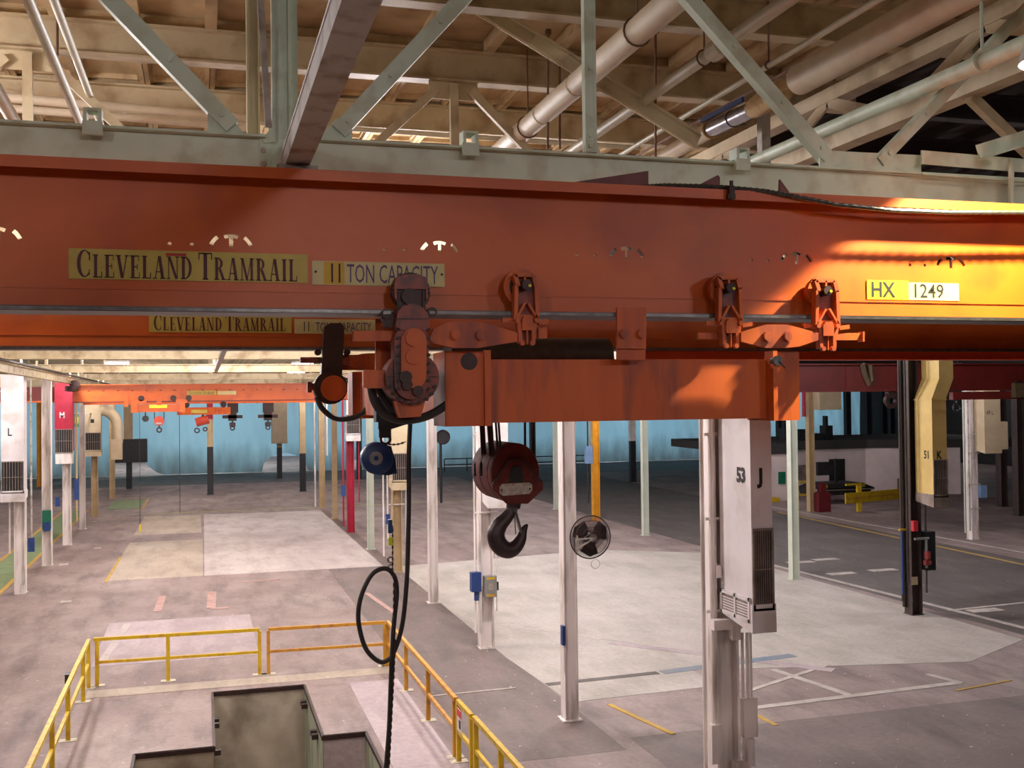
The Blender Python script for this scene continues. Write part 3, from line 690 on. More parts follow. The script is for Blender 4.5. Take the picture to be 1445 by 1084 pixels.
s = board(.81, 6.6, 1.565, 6.735, G2, SIGNP)
part('numerals', text_mb('11', .128, (.88, G2-.0095, 6.622), (1, 0, 0), (0, 0, 1), .62, .0), INKK, s)
part('lettering', text_mb('TON  CAPACITY', .122, (1.0, G2-.0095, 6.622), (1, 0, 0), (0, 0, 1), .565, .0), INKV, s); s['label'] = 'pale board lettered 11 TON CAPACITY on the rear girder'
# brown wedges on the top flange
def wedge(px, Y=G1+.02): part('top_wedge', MB().pxpoly(px, Y, .02), REDBR, bridge)
wedge([(770, 263), (915, 241), (915, 270), (770, 266)]); wedge([(965, 272), (1013, 247), (1016, 250), (1016, 274)]); wedge([(1100, 277), (1101, 253), (1119, 278)])
# flexible conduit over the girder
P = [onY(x, y, G1+dy) for x, y, dy in ((790, 262, -.02), (850, 264, -.05), (905, 264, -.06), (940, 262, -.07), (985, 263, -.09), (1028, 265, -.12), (1080, 270, -.15), (1120, 277, -.17), (1180, 289, -.185), (1260, 297, -.185), (1340, 300, -.185), (1400, 300, -.185), (1470, 300, -.185), (1600, 302, -.185))]
Q = []
for i in range(len(P)-1):
    for k in range(24): Q.append(P[i].lerp(P[i+1], k/24))
fx = thing('flexible_conduit', 'ribbed dark flexible conduit lying along the top of the orange girder', 'conduit', P[5])
part('hose', MB().tube(Q, [.0165 if (i//2) % 2 else .0135 for i in range(len(Q))], 8), FLEX, fx, True)
c = onY(1030, 270, G1-.16)
part('clamp', MB().box(c, (.035, .06, .06)).cyl(c+Vector((0, -.02, -.06)), c+Vector((0, -.02, .06)), .012, 8).box(c+Vector((0, -.01, -.035)), (.05, .03, .03)), GREASE, fx)

# ------------------------------------------------------------------ trolley
trol = thing('crane_trolley', 'orange hoist trolley frame hung on wheels under the bridge crane', 'crane trolley', (2.5, 8, 5.82))
def bolt(x, y, Y, r=.026, m=ORANGE_D, th=.03, par=None): part('bolt', MB().disc(x, y, Y-th, r, th, 6 if r < .02 else 10).disc(x, y, Y-th*.4, r*1.35, th*.4, 12), m, par or trol)
def box_beam(Y, dx=0.):
    xa, xb = 1.327+dx, 3.605+dx
    part('load_beam', MB().span((xa+.27, Y-.01, 5.83), (xb-.19, Y+.25, 6.20)), ORANGE_D, trol)
    part('end_post', MB().span((xa, Y-.075, 5.815), (xa+.255, Y-.06, 6.245)).span((xa, Y-.075, 5.815), (xa+.012, Y+.25, 6.245)).span((xa+.225, Y-.105, 5.815), (xa+.262, Y-.075, 6.25)).span((xa, Y-.06, 5.815), (xa+.27, Y+.25, 5.83)), ORANGE_D, trol)
    part('end_post', MB().span((xb-.18, Y-.075, 5.815), (xb, Y-.06, 6.245)).span((xb-.012, Y-.075, 5.815), (xb, Y+.25, 6.245)).span((xb-.20, Y-.105, 5.815), (xb-.17, Y+.0, 6.25)).span((xb-.19, Y-.06, 5.815), (xb, Y+.25, 5.83)), ORANGE_D, trol)
box_beam(G1); box_beam(G2)
part('cross_beam', MB().span((1.4, 6.25, 5.85), (1.52, 9.9, 6.15)).span((3.4, 6.25, 5.85), (3.52, 9.9, 6.15)).span((1.52, 7.3, 6.0), (3.4, 7.45, 6.15)).span((1.52, 8.5, 6.0), (3.4, 8.65, 6.15)), ORANGE_D, trol)
part('hoist_drum', MB().cyl((1.8, 7.95, 6.28), (3.1, 7.95, 6.28), .17, 20), GREASE, trol, True)
part('grease_patch', MB().disc(662, 510, G1-.078, .05, .003, 20), GREASE, trol)
part('pivot_pin', MB().disc(1098, 509, G1-.12, .032, .05, 14), STEEL, trol, True)
part('split_pin', MB().pxbar(1100, 510, 1108, 519, .006, G1-.125, .006).pxbar(1096, 514, 1090, 522, .006, G1-.1, .006), GREASE, trol)
def hanger_plate(Y):
    part('hanger_plate', MB().pxpoly([(871, 434), (912, 434), (912, 492), (871, 492)], Y-.16, .02).pxpoly([(871, 490), (911, 490), (911, 508), (871, 508)], Y-.13, .02), ORANGE_D, trol)
hanger_plate(G1)
for x in (881, 906): bolt(x, 471, G1-.16, .024)
def load_plate(px, bolts, Y):
    part('load_plate', MB().pxpoly(px, Y-.2, .03), ORANGE_D, trol)
    for x, y in bolts: bolt(x, y, Y-.2, .026)
load_plate([(606, 478), (612, 464), (636, 454), (676, 454), (712, 464), (730, 470), (730, 482), (706, 486), (676, 491), (640, 491), (612, 484)], ((643, 472), (679, 473)), G1)
load_plate([(1046, 469), (1083, 458), (1110, 458), (1126, 462), (1155, 470), (1155, 480), (1128, 489), (1110, 491), (1081, 491), (1046, 482)], ((1084, 475), (1113, 475)), G1)
def carrier(cx, cy):
    """wheel and A-shaped carrier casting; cx, cy is the wheel hub in the picture, on the front side of girder 1"""
    k = thing_part('carrier')
    o = cx-740
    def p(x, y): return (x+o, y+(cy-405))
    part('wheel', MB().disc(cx-4, cy, G1-.115, .108, .025, 28).disc(cx-4, cy, G1-.09, .098, .06, 28), ORANGE_D, k, True)
    part('wheel_rim', MB().disc(cx-2, cy, G1-.122, .08, .008, 24), GREASE, k)
    yoke = MB(); Y = G1-.19
    for q in (((727, 388), (732, 404), .025), ((727, 388), (753, 388), .022), ((753, 388), (757, 404), .025), ((729, 402), (728, 452), .022), ((757, 402), (759, 452), .022),
              ((729, 450), (741, 428), .014), ((759, 450), (746, 428), .014), ((741, 388), (741, 400), .012), ((733, 455), (735, 484), .022), ((753, 455), (753, 484), .022)):
        a, b, wd = q; yoke.pxbar(*p(*a), *p(*b), wd, Y, .05)
    yoke.pxpoly([p(728, 444), p(760, 444), p(757, 466), p(731, 466)], Y+.02, .03)
    part('yoke', yoke, ORANGE_D, k)
    part('yoke_back', MB().pxpoly([p(728, 390), p(756, 390), p(759, 448), p(755, 486), p(733, 486), p(728, 448)], Y+.045, .012), GEARC, k)
    part('hub', MB().disc(*p(744, 402), Y-.03, .03, .08, 12), GREASE, k)
    part('grease_nipple', MB().disc(*p(748, 403), Y-.04, .009, .02, 8), SIGNB, k)
    part('side_arm', MB().pxbar(*p(709, 452), *p(728, 452), .026, Y+.03, .03), ORANGE_D, k); part('side_arm', MB().pxbar(*p(760, 455), *p(774, 453), .026, Y+.03, .03), ORANGE_D, k)
    part('rib', MB().pxbar(*p(744, 462), *p(744, 486), .008, Y-.005, .03), ORANGE_D, k)
    part('boss', MB().pxpoly([p(737, 452), p(740, 446), p(750, 446), p(752, 452), p(752, 466), p(737, 466)], Y-.015, .03), ORANGE_D, k)
    for x, y in ((738, 484), (752, 484), (731, 452), (758, 452)): part('foot_bolt', MB().disc(*p(x, y), Y-.02, .015, .03, 8), ORANGE_D, k)
def thing_part(name):
    o = D.objects.new(name, None); o.empty_display_size = .1; return link(o, trol)
carrier(740, 405); carrier(1028, 409); carrier(1165, 413)
part('stop_bar', MB().pxbar(1180, 475, 1218, 475, .045, G1-.15, .03).pxbar(1219, 468, 1219, 482, .012, G1-.17, .06), ORANGE_D, trol)
part('spreader', MB().pxbar(985, 474, 1046, 474, .04, G1-.12, .03).pxbar(760, 470, 772, 470, .06, G1-.12, .03), ORANGE_D, trol)
part('rear_carrier_arm', MB().span((1.2, G2-.15, 6.26), (1.9, G2-.12, 6.40)), ORANGE_D, trol); part('rear_carrier_arm', MB().span((2.9, G2-.15, 6.28), (3.5, G2-.12, 6.40)), ORANGE_D, trol)

# drive unit on the left of the trolley
dv = thing_part('drive_unit')
DY = G1-.2
mb = MB(); c = onY(580, 412, DY)
mb.cyl(c, c+Vector((0, .05, 0)), .098, 32)
for k in range(34):
    u = 2*math.pi*k/34; mb.box((c.x+.102*math.cos(u), c.y+.025, c.z+.102*math.sin(u)), (.014, .05, .014))
part('sprocket', mb, GREASE, dv)
part('sprocket_hood', MB().pxpoly([(557, 400), (560, 391), (572, 387), (590, 387), (601, 391), (604, 400), (604, 420), (601, 425), (601, 408), (560, 408), (560, 425), (557, 420)], DY-.04, .11), GEARC, dv)
part('hood_plate', MB().pxpoly([(561, 408), (600, 408), (601, 440), (560, 440)], DY-.02, .02), GREASE, dv)
part('hood_edge', MB().pxbar(562, 410, 562, 440, .012, DY-.035, .02).pxbar(598, 410, 598, 440, .012, DY-.035, .02).disc(578, 418, DY-.045, .045, .03, 16), GREASE, dv)
def capsule(x0, y0, y1, rpx, n=10):
    top = [(x0+rpx*math.cos(math.pi*k/n), y0-rpx*math.sin(math.pi*k/n)) for k in range(n+1)]
    return top + [(x0-rpx*math.cos(math.pi*k/n), y1+rpx*math.sin(math.pi*k/n)) for k in range(n+1)]
part('gear_neck', MB().pxpoly([(560, 449), (561, 441), (567, 433), (580, 428), (594, 432), (603, 441), (606, 450), (606, 462), (600, 466), (562, 466), (558, 460)], DY-.10, .14), GEARC, dv)
part('seam', MB().pxbar(560, 450, 606, 450, .006, DY-.104, .006).pxbar(545, 532, 617, 532, .006, DY-.052, .006), GREASE, dv)
part('gear_case', MB().pxpoly(capsule(581, 480, 540, 24), DY-.09, .12), GEARC, dv)
part('gear_cover', MB().pxpoly(capsule(584, 481, 530, 18), DY-.115, .03), ORANGE_D, dv)
part('cover_boss', MB().disc(584, 477, DY-.13, .045, .02, 18).disc(583, 504, DY-.13, .04, .02, 18), ORANGE_D, dv)
part('lower_case', MB().pxpoly([(582+38*math.cos(2*math.pi*k/24), 533+37*math.sin(2*math.pi*k/24)) for k in range(24)], DY-.05, .17), GEARC, dv)
part('drip_tray', MB().pxpoly([(559, 566), (600, 566), (594, 588), (566, 590)], DY-.02, .12), ORANGE_D, dv)
mb = MB()
for k in range(8):
    for sx, xx in ((-1, 562), (1, 605)): part('case_bolt', MB().disc(xx, 465+12*k, DY-.1, .011, .02, 6), GREASE, dv)
for k in range(9):
    u = math.pi*(.08+.84*k/8); part('case_bolt', MB().disc(582+33*math.cos(u), 538+32*math.sin(u), DY-.065, .012, .02, 6), GREASE, dv)
part('grease_lump', MB().disc(573, 532, DY-.125, .035, .03, 9).disc(575, 543, DY-.12, .03, .03, 8).disc(590, 552, DY-.12, .03, .03, 10), GREASE, dv)
part('rail_roller', MB().disc(610, 441, DY-.03, .03, .06, 12), GREASE, dv)
part('rail_roller', MB().disc(547, 443, DY-.03, .03, .06, 12).pxpoly([(538, 448), (556, 446), (556, 462), (546, 462)], DY-.02, .05), GREASE, dv)
part('roller_pin', MB().pxbar(541, 441, 552, 441, .016, DY-.04, .016).pxbar(606, 441, 614, 441, .016, DY-.04, .016), STEEL, dv)
part('torque_arm', MB().pxbar(500, 474, 562, 474, .055, DY+.02, .04), ORANGE_D, dv)
part('arm_end', MB().pxbar(503, 467, 503, 481, .03, DY+.015, .06), ORANGE_D, dv)
part('motor_mount', MB().pxpoly([(530, 450), (561, 452), (561, 522), (530, 522)], DY+.25, .02), ORANGE_D, dv)
part('mount_bracket', MB().pxbar(516, 535, 545, 535, .1, DY+.0, .06).pxbar(516, 523, 516, 547, .025, DY-.01, .05), ORANGE_D, dv)
part('motor', MB().cyl(onY(582, 535, DY+.1), onY(582, 535, DY+.1)+Vector((0, .5, 0)), .13, 20), GREASE, dv, True)
# second drive behind, on the rear girder
d2 = thing_part('drive_unit'); E2 = G2-.2
part('arm', MB().pxpoly([(458, 461), (466, 456), (482, 456), (486, 462), (482, 545), (452, 545)], E2-.05, .1), GREASE, d2)
part('gear_case', MB().disc(467, 547, E2-.1, .15, .14, 24), GREASE, d2, True)
part('gear_cover', MB().disc(471, 548, E2-.12, .115, .03, 22), ORANGE_D, d2, True)
part('torque_arm', MB().pxbar(424, 508, 460, 508, .05, E2, .04), GEARC, d2)
part('torque_arm', MB().pxbar(437, 539, 437, 554, .04, E2-.05, .06).pxbar(437, 546, 460, 546, .06, E2-.04, .05), GEARC, d2)
part('load_plate', MB().pxpoly([(480, 507), (512, 499), (535, 498), (535, 521), (512, 521), (480, 513)], E2, .03), ORANGE_D, d2)
part('sprocket', MB().disc(470, 470, E2+.06, .09, .04, 20), GREASE, d2)
part('roller', MB().disc(449, 497, E2, .03, .06, 12).disc(490, 497, E2, .03, .06, 12), GREASE, d2)
# hoses under the drives
def hose(name, px, Y, r, m=RUBBER, lab=None):
    P = [onY(*q, Y) for q in px]; Q = []
    for i in range(len(P)-1):
        p0, p1, p2, p3 = P[max(i-1, 0)], P[i], P[i+1], P[min(i+2, len(P)-1)]
        for k in range(8):
            t = k/8; Q.append(.5*((2*p1)+(p2-p0)*t+(2*p0-5*p1+4*p2-p3)*t*t+(3*p1-p0-3*p2+p3)*t**3))
    Q.append(P[-1]); return MB().tube(Q, r, 8), Q
for px, Y, r in (([(447, 560), (455, 577), (472, 590), (492, 591), (510, 584), (525, 568)], G2-.35, .024), ([(524, 545), (528, 565), (540, 583), (560, 592), (585, 592), (612, 583), (640, 562), (648, 540)], G1-.05, .024), ([(532, 545), (540, 560), (550, 575)], G1+.0, .02)):
    part('hose', hose('hose', px, Y, r)[0], RUBBER, trol, True)
part('relay_box', MB().pxpoly([(531, 560), (560, 560), (560, 596), (531, 596)], G1+.3, .1), BLACKP, trol)
part('reel_hanger', MB().pxpoly([(535, 590), (552, 590), (552, 618), (535, 618)], 7.85, .02), BLACKP, trol)
part('reel_bracket', MB().pxpoly([(534, 575), (577, 575), (577, 598), (552, 606), (534, 606)], 7.83, .02), BLACKP, trol)

# ------------------------------------------------------------------ hook block
HY = 7.7
hb = thing('hook_block', 'greasy maroon crane hook block with a scratched pale plate and big dark hook', 'hook block', onY(727, 670, HY))
out = [(727+36*math.cos(2*math.pi*k/28)*1.0, 668+43*math.sin(2*math.pi*k/28)) for k in range(28)]
c0 = onY(727, 668, HY); rx, rz_ = 36*8.0/FPX, 43*8.0/FPX
def ell(k, n, sx, sz, y): u = 2*math.pi*k/n; return (c0.x+sx*math.cos(u), y, c0.z+sz*math.sin(u))
n = 32
mb = MB()
rings = [(HY-.012, .97), (HY, 1.), (HY+.09, 1.), (HY+.09, .9), (HY+.11, .9), (HY+.11, 1.), (HY+.18, 1.), (HY+.32, 1.), (HY+.32, .9), (HY+.34, .9), (HY+.34, 1.), (HY+.58, 1.), (HY+.60, .97)]
V = [ell(k, n, rx*s_, rz_*s_, y) for y, s_ in rings for k in range(n)]
F = [(i*n+k, i*n+(k+1) % n, (i+1)*n+(k+1) % n, (i+1)*n+k) for i in range(len(rings)-1) for k in range(n)] + [tuple(range(n)), tuple((len(rings)-1)*n+k for k in range(n))]
part('sheave_casing', mb.add(V, F), BLOCKR, hb, True)
part('rope_slot', MB().pxpoly([(677, 655), (679, 650), (681, 655), (681, 672), (678, 672)], HY+.19, .006), DARKIN, hb); part('rope_slot', MB().pxpoly([(669, 655), (671, 652), (672, 672), (669, 672)], HY+.28, .01), DARKIN, hb)
part('face_plate', MB().pxpoly([(718, 649), (737, 649), (766, 681), (766, 691), (745, 711), (715, 711), (695, 690), (695, 684)], HY-.035, .03), BLOCKR, hb)
part('face_edge', MB().pxbar(719, 648, 696, 683, .012, HY-.042, .012).pxbar(719, 648, 737, 649, .012, HY-.042, .012).pxbar(737, 649, 766, 681, .012, HY-.042, .012), GREASE, hb)
part('axle_hole', MB().pxpoly([(720, 668), (721, 661), (726, 657), (732, 657), (736, 661), (738, 669), (738, 681), (719, 681)], HY-.04, .006), DARKIN, hb)
part('rating_plate', MB().pxpoly([(709, 683), (747, 681), (751, 684), (751, 692), (747, 697), (710, 700), (705, 697), (705, 687)], HY-.045, .008), PLATE, hb)
part('plate_screw', MB().disc(708, 692, HY-.05, .008, .01, 8).disc(748, 690, HY-.05, .008, .01, 8), GREASE, hb)
mb = MB()
for y in (HY+.06, HY+.14, HY+.30, HY+.38):
    x = c0.x-rx*.80; mb.cyl((x, y, c0.z+.12), (x-.03, y, 6.2), .011, 8)
    mb.cyl((c0.x-rx*.5, y, c0.z+.18), (c0.x-rx*.7, y, 6.2), .009, 8)
for y in (HY+.12, HY+.34): mb.cyl((c0.x+rx*.95, y, c0.z+.0), (c0.x+rx*.98, y, 6.2), .010, 8)
part('wire_rope', mb, GREASE, hb, True)
part('shank', MB().tube([onY(725, 708, HY+.23), onY(725, 718, HY+.23)], [.06, .05], 14), HOOKS, hb, True)
pth = [(722, 712, 7.5), (721, 721, 8), (714, 731, 9.5), (705, 741, 11.5), (700, 753, 12.5), (702, 765, 13), (710, 774, 12.8), (720, 776, 11.8), (729, 770, 10), (735, 760, 8.2), (738, 750, 6), (742, 743, 3.5), (745, 741, 1.5)]
P = [onY(x, y, HY+.23) for x, y, r in pth]; Q, R_ = [], []
for i in range(len(P)-1):
    p0, p1, p2, p3 = P[max(i-1, 0)], P[i], P[i+1], P[min(i+2, len(P)-1)]
    for k in range(5):
        t_ = k/5; Q.append(.5*((2*p1)+(p2-p0)*t_+(2*p0-5*p1+4*p2-p3)*t_*t_+(3*p1-p0-3*p2+p3)*t_**3)); R_.append((pth[i][2]*(1-t_)+pth[i+1][2]*t_)*8.2/FPX)
part('hook', MB().tube(Q, R_, 14), HOOKS, hb, True)
part('safety_latch', MB().pxbar(727, 719, 736, 752, .018, HY+.2, .04).pxbar(726, 722, 728, 754, .006, HY+.2, .01).disc(727, 719, HY+.18, .022, .09, 10), STEEL, hb)

# ------------------------------------------------------------------ blue spring reel and pendant cable
RYY = 7.86
rl_ = thing('spring_reel', 'round blue spring balancer reel hanging under the trolley', 'reel', onY(534, 672, RYY))
c = onY(533, 647, RYY)
part('drum', MB().tube([c+Vector((0, y, 0)) for y in (-.01, 0, .1, .11)], [.108, .12, .12, .108], 32), BLUE, rl_, True)
part('back_housing', MB().prism([onY(x, y, RYY+.1) for x, y in ((535, 625), (552, 630), (558, 650), (560, 668), (548, 671), (530, 670))], (0, .06, 0)), BLUE, rl_)
part('hub_plate', MB().disc(531, 647, RYY-.016, .05, .008, 24), ALU, rl_, True)
part('hub_cap', MB().disc(531, 647, RYY-.03, .018, .03, 12), BLUE, rl_)
part('drum_ribs', MB().ring(c+Vector((0, -.006, 0)), (0, 1, 0), .085, .005, 28, 6).ring(c+Vector((0, -.006, 0)), (0, 1, 0), .11, .005, 28, 6), BLUE, rl_)
part('hanger_hook', MB().ring(onY(544, 620, RYY+.04), (0, 1, 0), .035, .01, 14, 6), GREASE, rl_)
def chain(pts, r, parent, m=GREASE, name='chain'):
    mb = MB(); 
    for i, p in enumerate(pts[:-1]):
        q = pts[i+1]; d = q-p; mb.bar(p, q+d*.15, r*(1.9 if i % 2 else .8), r*(.8 if i % 2 else 1.9), (0, 1, 0))
    part(name, mb, m, parent)
P = [onY(546+16*math.sin(math.pi/2*k/13), 620+7*math.sin(math.pi*k/13)-18*(k/13)**2, RYY+.05) for k in range(14)]
P = [onY(x, y, RYY+.05) for x, y in [(545+3.0*k, 626+.9*k-.13*k*k) for k in range(10)]]
chain(P, .008, rl_, GREASE, 'safety_chain')
pc = thing('pendant_cable', 'thick black pendant cable looped on a chain below the trolley', 'cable', onY(548, 1080, RYY))
px = [(579, 594), (577, 640), (577, 700), (576, 760), (574, 820), (568, 880), (557, 918), (545, 933), (532, 932), (516, 915), (507, 885), (506, 860), (512, 835), (524, 812), (538, 803), (550, 805), (558, 818), (560, 840), (556, 880), (553, 930), (551, 980), (549, 1030), (545, 1084), (540, 1180)]
mbh, Q = hose('cable', px, RYY, .0175); part('cable', mbh, RUBBER, pc, True)
zz = [onY(554 - max(0, (y-800))*.0, y, RYY+.03) for y in range(742, 812, 4)]
chain(zz, .007, pc, GREASE, 'chain')
chain([onY(552+ (4 if y < 900 else 6 - (y-900)*.05), y, RYY-.03) for y in range(808, 1084, 5)], .008, pc, GREASE, 'chain')
part('chain_shortener', MB().box(onY(550.5, 743, RYY), (.03, .03, .1)), BLUE, pc)
part('tag', MB().box(onY(551, 764, RYY-.02), (.03, .02, .06)), mat('lime_tape', (206, 214, 40)), pc)
part('snap_hook', MB().ring(onY(551, 790, RYY), (0, 1, 0), .02, .006, 12, 5).ring(onY(551, 800, RYY), (0, 1, 0), .016, .005, 12, 5), STEEL, pc)

# ------------------------------------------------------------------ columns
CMESH = {}
def col_mesh(kind, m, h_=7.26):
    k = (kind, m.name, round(h_, 2))
    if k in CMESH: return CMESH[k]
    mb = MB()
    if kind == 'main':   # H section: two flanges facing sideways, web between
        mb.span((-.165, -.17, 0), (-.135, .17, h_)).span((.135, -.17, 0), (.165, .17, h_)).span((-.135, -.012, 0), (.135, .012, h_))
    elif kind == 'half':
        mb.span((-.13, -.13, 0), (-.108, .13, h_)).span((.108, -.13, 0), (.13, .13, h_)).span((-.108, -.01, 0), (.108, .01, h_)).span((-.108, -.10, 0), (.108, -.085, h_))
    else:
        mb.cyl((0, 0, 0), (0, 0, h_), .15, 14)
    CMESH[k] = mb.mesh('shaft', m); return CMESH[k]
BASE = {}
def column(x, y, kind, m, label, h_=7.26, group=None, cap=True):
    t = thing('steel_column', label, 'column', (x, y, 0), group)
    inst('shaft', col_mesh(kind, m, h_), t)
    if m.name not in BASE: BASE[m.name] = MB().box((0, 0, .012), (.38, .38, .024)).mesh('base_plate', m)
    inst('base_plate', BASE[m.name], t, (0, 0, .004))
    return t
def conduit(t, dx, dy, z0, z1, r, m, boxes=()):
    X, Y = t.location.x+dx, t.location.y+dy
    part('conduit', MB().cyl((X, Y, z0), (X, Y, z1), r, 8), m, t, True)
    for z, w_, h_, bm in boxes: part('junction_box', MB().box((X, Y-.02, z), (w_, .1, h_)), bm, t)
def bracket(t, zs, m):
    mb = MB()
    for z in zs: mb.box((t.location.x-.02, t.location.y-.185, z), (.56, .02, .04))
    part('conduit_strap', mb, m, t)

def duct(x, y, wx, wy, z0, z1, m, label, txt=None, bend=False, grille='front', side_txt=None, ts=.28, name='air_duct', sill=True):
    """sheet metal drop duct beside a column; (x, y) is its near left corner"""
    t = thing(name, label, 'duct', (x+wx/2, y+wy/2, z0))
    mb = MB(); zt = z1 if not bend else z1-1.2
    mb.span((x, y, z0+.35), (x+wx, y+wy, zt)); 
    if bend:
        A = [(x, y, zt), (x+wx, y, zt), (x+wx, y+wy, zt), (x, y+wy, zt)]; o = wx*.55
        B = [(p+o, q, zt+.55) for p, q, _ in A]; C = [(p+o, q, z1) for p, q, _ in A]
        mb.add(A+B+C, [(i, (i+1) % 4, 4+(i+1) % 4, 4+i) for i in range(4)] + [(4+i, 4+(i+1) % 4, 8+(i+1) % 4, 8+i) for i in range(4)])
    part('housing', mb, m, t)
    part('seam_flange', MB().span((x-.02, y-.02, zt-.03), (x+wx+.02, y+wy+.02, zt)).span((x-.012, y-.012, z0+.35+(zt-z0)*.78), (x+wx+.012, y+wy+.012, z0+.37+(zt-z0)*.78)), m, t)
    if sill: part('lower_outlet', MB().prism([(x-.02, y-.03, z0+.35), (x-.02, y+wy, z0+.35), (x-.02, y+wy, z0+.12), (x-.02, y-.03, z0)], (wx+.04, 0, 0)), GRIM if m is DUCTY else m, t)
    if grille == 'front':
        gz0, gz1 = z0+.3, z0+.3+min(.95, (z1-z0)*.3)
        part('grille_recess', MB().span((x+.03, y-.004, gz0), (x+wx-.03, y-.001, gz1)), DARKIN, t)
        part('grille_frame', MB().span((x, y-.03, gz0-.03), (x+wx, y, gz0)).span((x, y-.03, gz1), (x+wx, y, gz1+.03)).span((x, y-.03, gz0), (x+.03, y, gz1)).span((x+wx-.03, y-.03, gz0), (x+wx, y, gz1)), GRIM, t)
        nb = 7
        for k in range(nb):
            xx = x+.04+(wx-.08)*(k+.5)/nb; part('grille_bar', MB().span((xx-.006, y-.02, gz0), (xx+.006, y-.006, gz1)), GRIM, t)
        part('grille_bar', MB().span((x+.03, y-.024, (gz0+gz1)/2-.008), (x+wx-.03, y-.02, (gz0+gz1)/2+.008)), GRIM, t)
    if txt: part('stencil', text_mb(txt, ts, (x+wx*.28, y-.004, z0+(z1-z0)*.52), (1, 0, 0), (0, 0, 1), .8, 0, .006), INKK, t)
    if side_txt: part('stencil', text_mb(side_txt, ts, (x-.004, y+wy*.42, z0+(z1-z0)*.52), (0, -1, 0), (0, 0, 1), .8, 0, .006), INKK, t)
    return t

# row with the 53 J column
X53 = ROW['53']
cJ = column(X53, gy(0), 'main', COLW, 'big white steel column carrying the duct stencilled 53 J')
conduit(cJ, -.30, -.1, .3, 7.2, .03, COLW); conduit(cJ, -.22, -.2, 1.4, 7.2, .035, COLW, ((1.5, .14, .5, COLW),))
conduit(cJ, .20, -.2, .6, 2.9, .02, COLW); conduit(cJ, .26, -.22, .4, 2.9, .022, COLW, ((1.8, .2, .5, COLW), (1.35, .1, .35, COLW))); conduit(cJ, .32, -.2, 1.4, 2.9, .018, COLW)
part('switch_box', MB().box((X53+.13, gy(0)-.24, 1.0), (.2, .12, .5)), COLW, cJ)
part('light_switch', MB().box((X53-.15, gy(0)-.24, 3.72), (.07, .06, .16)).box((X53-.15, gy(0)-.275, 3.72), (.03, .02, .09)), COLW, cJ)
part('raceway', MB().box((X53-.08, gy(0)-.3, 3.05), (.4, .12, .13)).box((X53+.02, gy(0)-.34, 2.95), (.12, .1, .2)), COLW, cJ)
bracket(cJ, (5.5, 3.2, 4.4), COLW)
dj = duct(6.46, 11.77, .29, .83, 3.08, 7.2, DUCTW, 'tall white air duct stencilled 53 J with a sooty slotted grille', ts=.24)
part('stencil', text_mb('J', .25, (6.57, 11.764, 4.92), (1, 0, 0), (0, 0, 1), .9, 0, .012), INKK, dj)
part('stencil', text_mb('53', .25, (6.454, 12.12, 4.92), (0, -1, 0), (0, 0, 1), .9, 0, .012), INKK, dj)
mb = MB()
for y in (11.80, 12.16, 12.52): mb.span((6.43, y, 3.2), (6.455, y+.04, 3.5))
for z in (3.2, 3.46): mb.span((6.43, 11.8, z), (6.455, 12.56, z+.04))
part('side_grille', mb, DUCTW, dj)
for k in range(6): part('louvre', MB().span((6.438, 11.84, 3.25+k*.034), (6.453, 12.52, 3.266+k*.034)), GRIM, dj)

cf = column(X53, gy(.5), 'half', COLW, 'plain white steel column with a round cage fan on its side')
part('blue_box', MB().box((X53-.15, gy(.5)-.1, 1.6), (.06, .12, .36)), BLUEB, cf); conduit(cf, -.14, -.12, .9, 1.4, .012, COLW)
# cage fan
fc = onY(833, 758, gy(.5)-.2)
fan = thing('wall_fan', 'round dark cage fan bracketed to the plain white column', 'fan', (fc.x, fc.y, fc.z))
FR = .40
mb = MB()
mb.ring(fc, (0, 1, 0), FR, .012, 36, 5).ring(fc+Vector((0, -.09, 0)), (0, 1, 0), FR*.8, .006, 30, 4).ring(fc+Vector((0, -.13, 0)), (0, 1, 0), FR*.5, .006, 24, 4).ring(fc+Vector((0, -.14, 0)), (0, 1, 0), FR*.2, .008, 16, 4)
for k in range(84):
    u = 2*math.pi*k/84; d = Vector((math.cos(u), 0, math.sin(u)))
    mb.tube([fc+d*FR, fc+d*FR*.8+Vector((0, -.09, 0)), fc+d*FR*.5+Vector((0, -.13, 0)), fc+d*FR*.2+Vector((0, -.14, 0))], .0035, 4)
    mb.tube([fc+d*FR, fc+d*FR*.7+Vector((0, .1, 0)), fc+d*FR*.2+Vector((0, .12, 0))], .0035, 4)
part('cage', mb, GREASE, fan)
for k in range(3):
    u0 = 2*math.pi*k/3+.5; pts = []
    for rr_, du in ((.08, -.35), (.2, -.72), (.33, -.66), (.37, 0), (.34, .5), (.2, .6), (.08, .35)): pts.append(fc+Vector((rr_*math.cos(u0+du), .02*math.sin(du*3), rr_*math.sin(u0+du))))
    part('blade', MB().prism(pts, (0, .008, 0)), BLACKP, fan)
part('hub', MB().cyl(fc+Vector((0, -.17, 0)), fc+Vector((0, -.1, 0)), .075, 16).cyl(fc+Vector((0, -.1, 0)), fc+Vector((0, .18, 0)), .06, 14), ALU, fan, True)
part('bracket', MB().bar(onY(812, 762, gy(.5)-.36), onY(840, 759, gy(.5)-.36), .025, .025).bar(onY(814, 775, gy(.5)-.36), onY(838, 760, gy(.5)-.36), .025, .025).bar(onY(814, 756, gy(.5)-.3), onY(814, 778, gy(.5)-.3), .03, .04).bar(fc+Vector((-.3, .1, .1)), fc+Vector((-.3, .16, -.15)), .03, .03), GREYB, fan)
part('pull_cord', MB().ring(fc+Vector((.06, -.1, -FR-.09)), (0, 1, 0), .085, .005, 18, 4), ALU, fan)

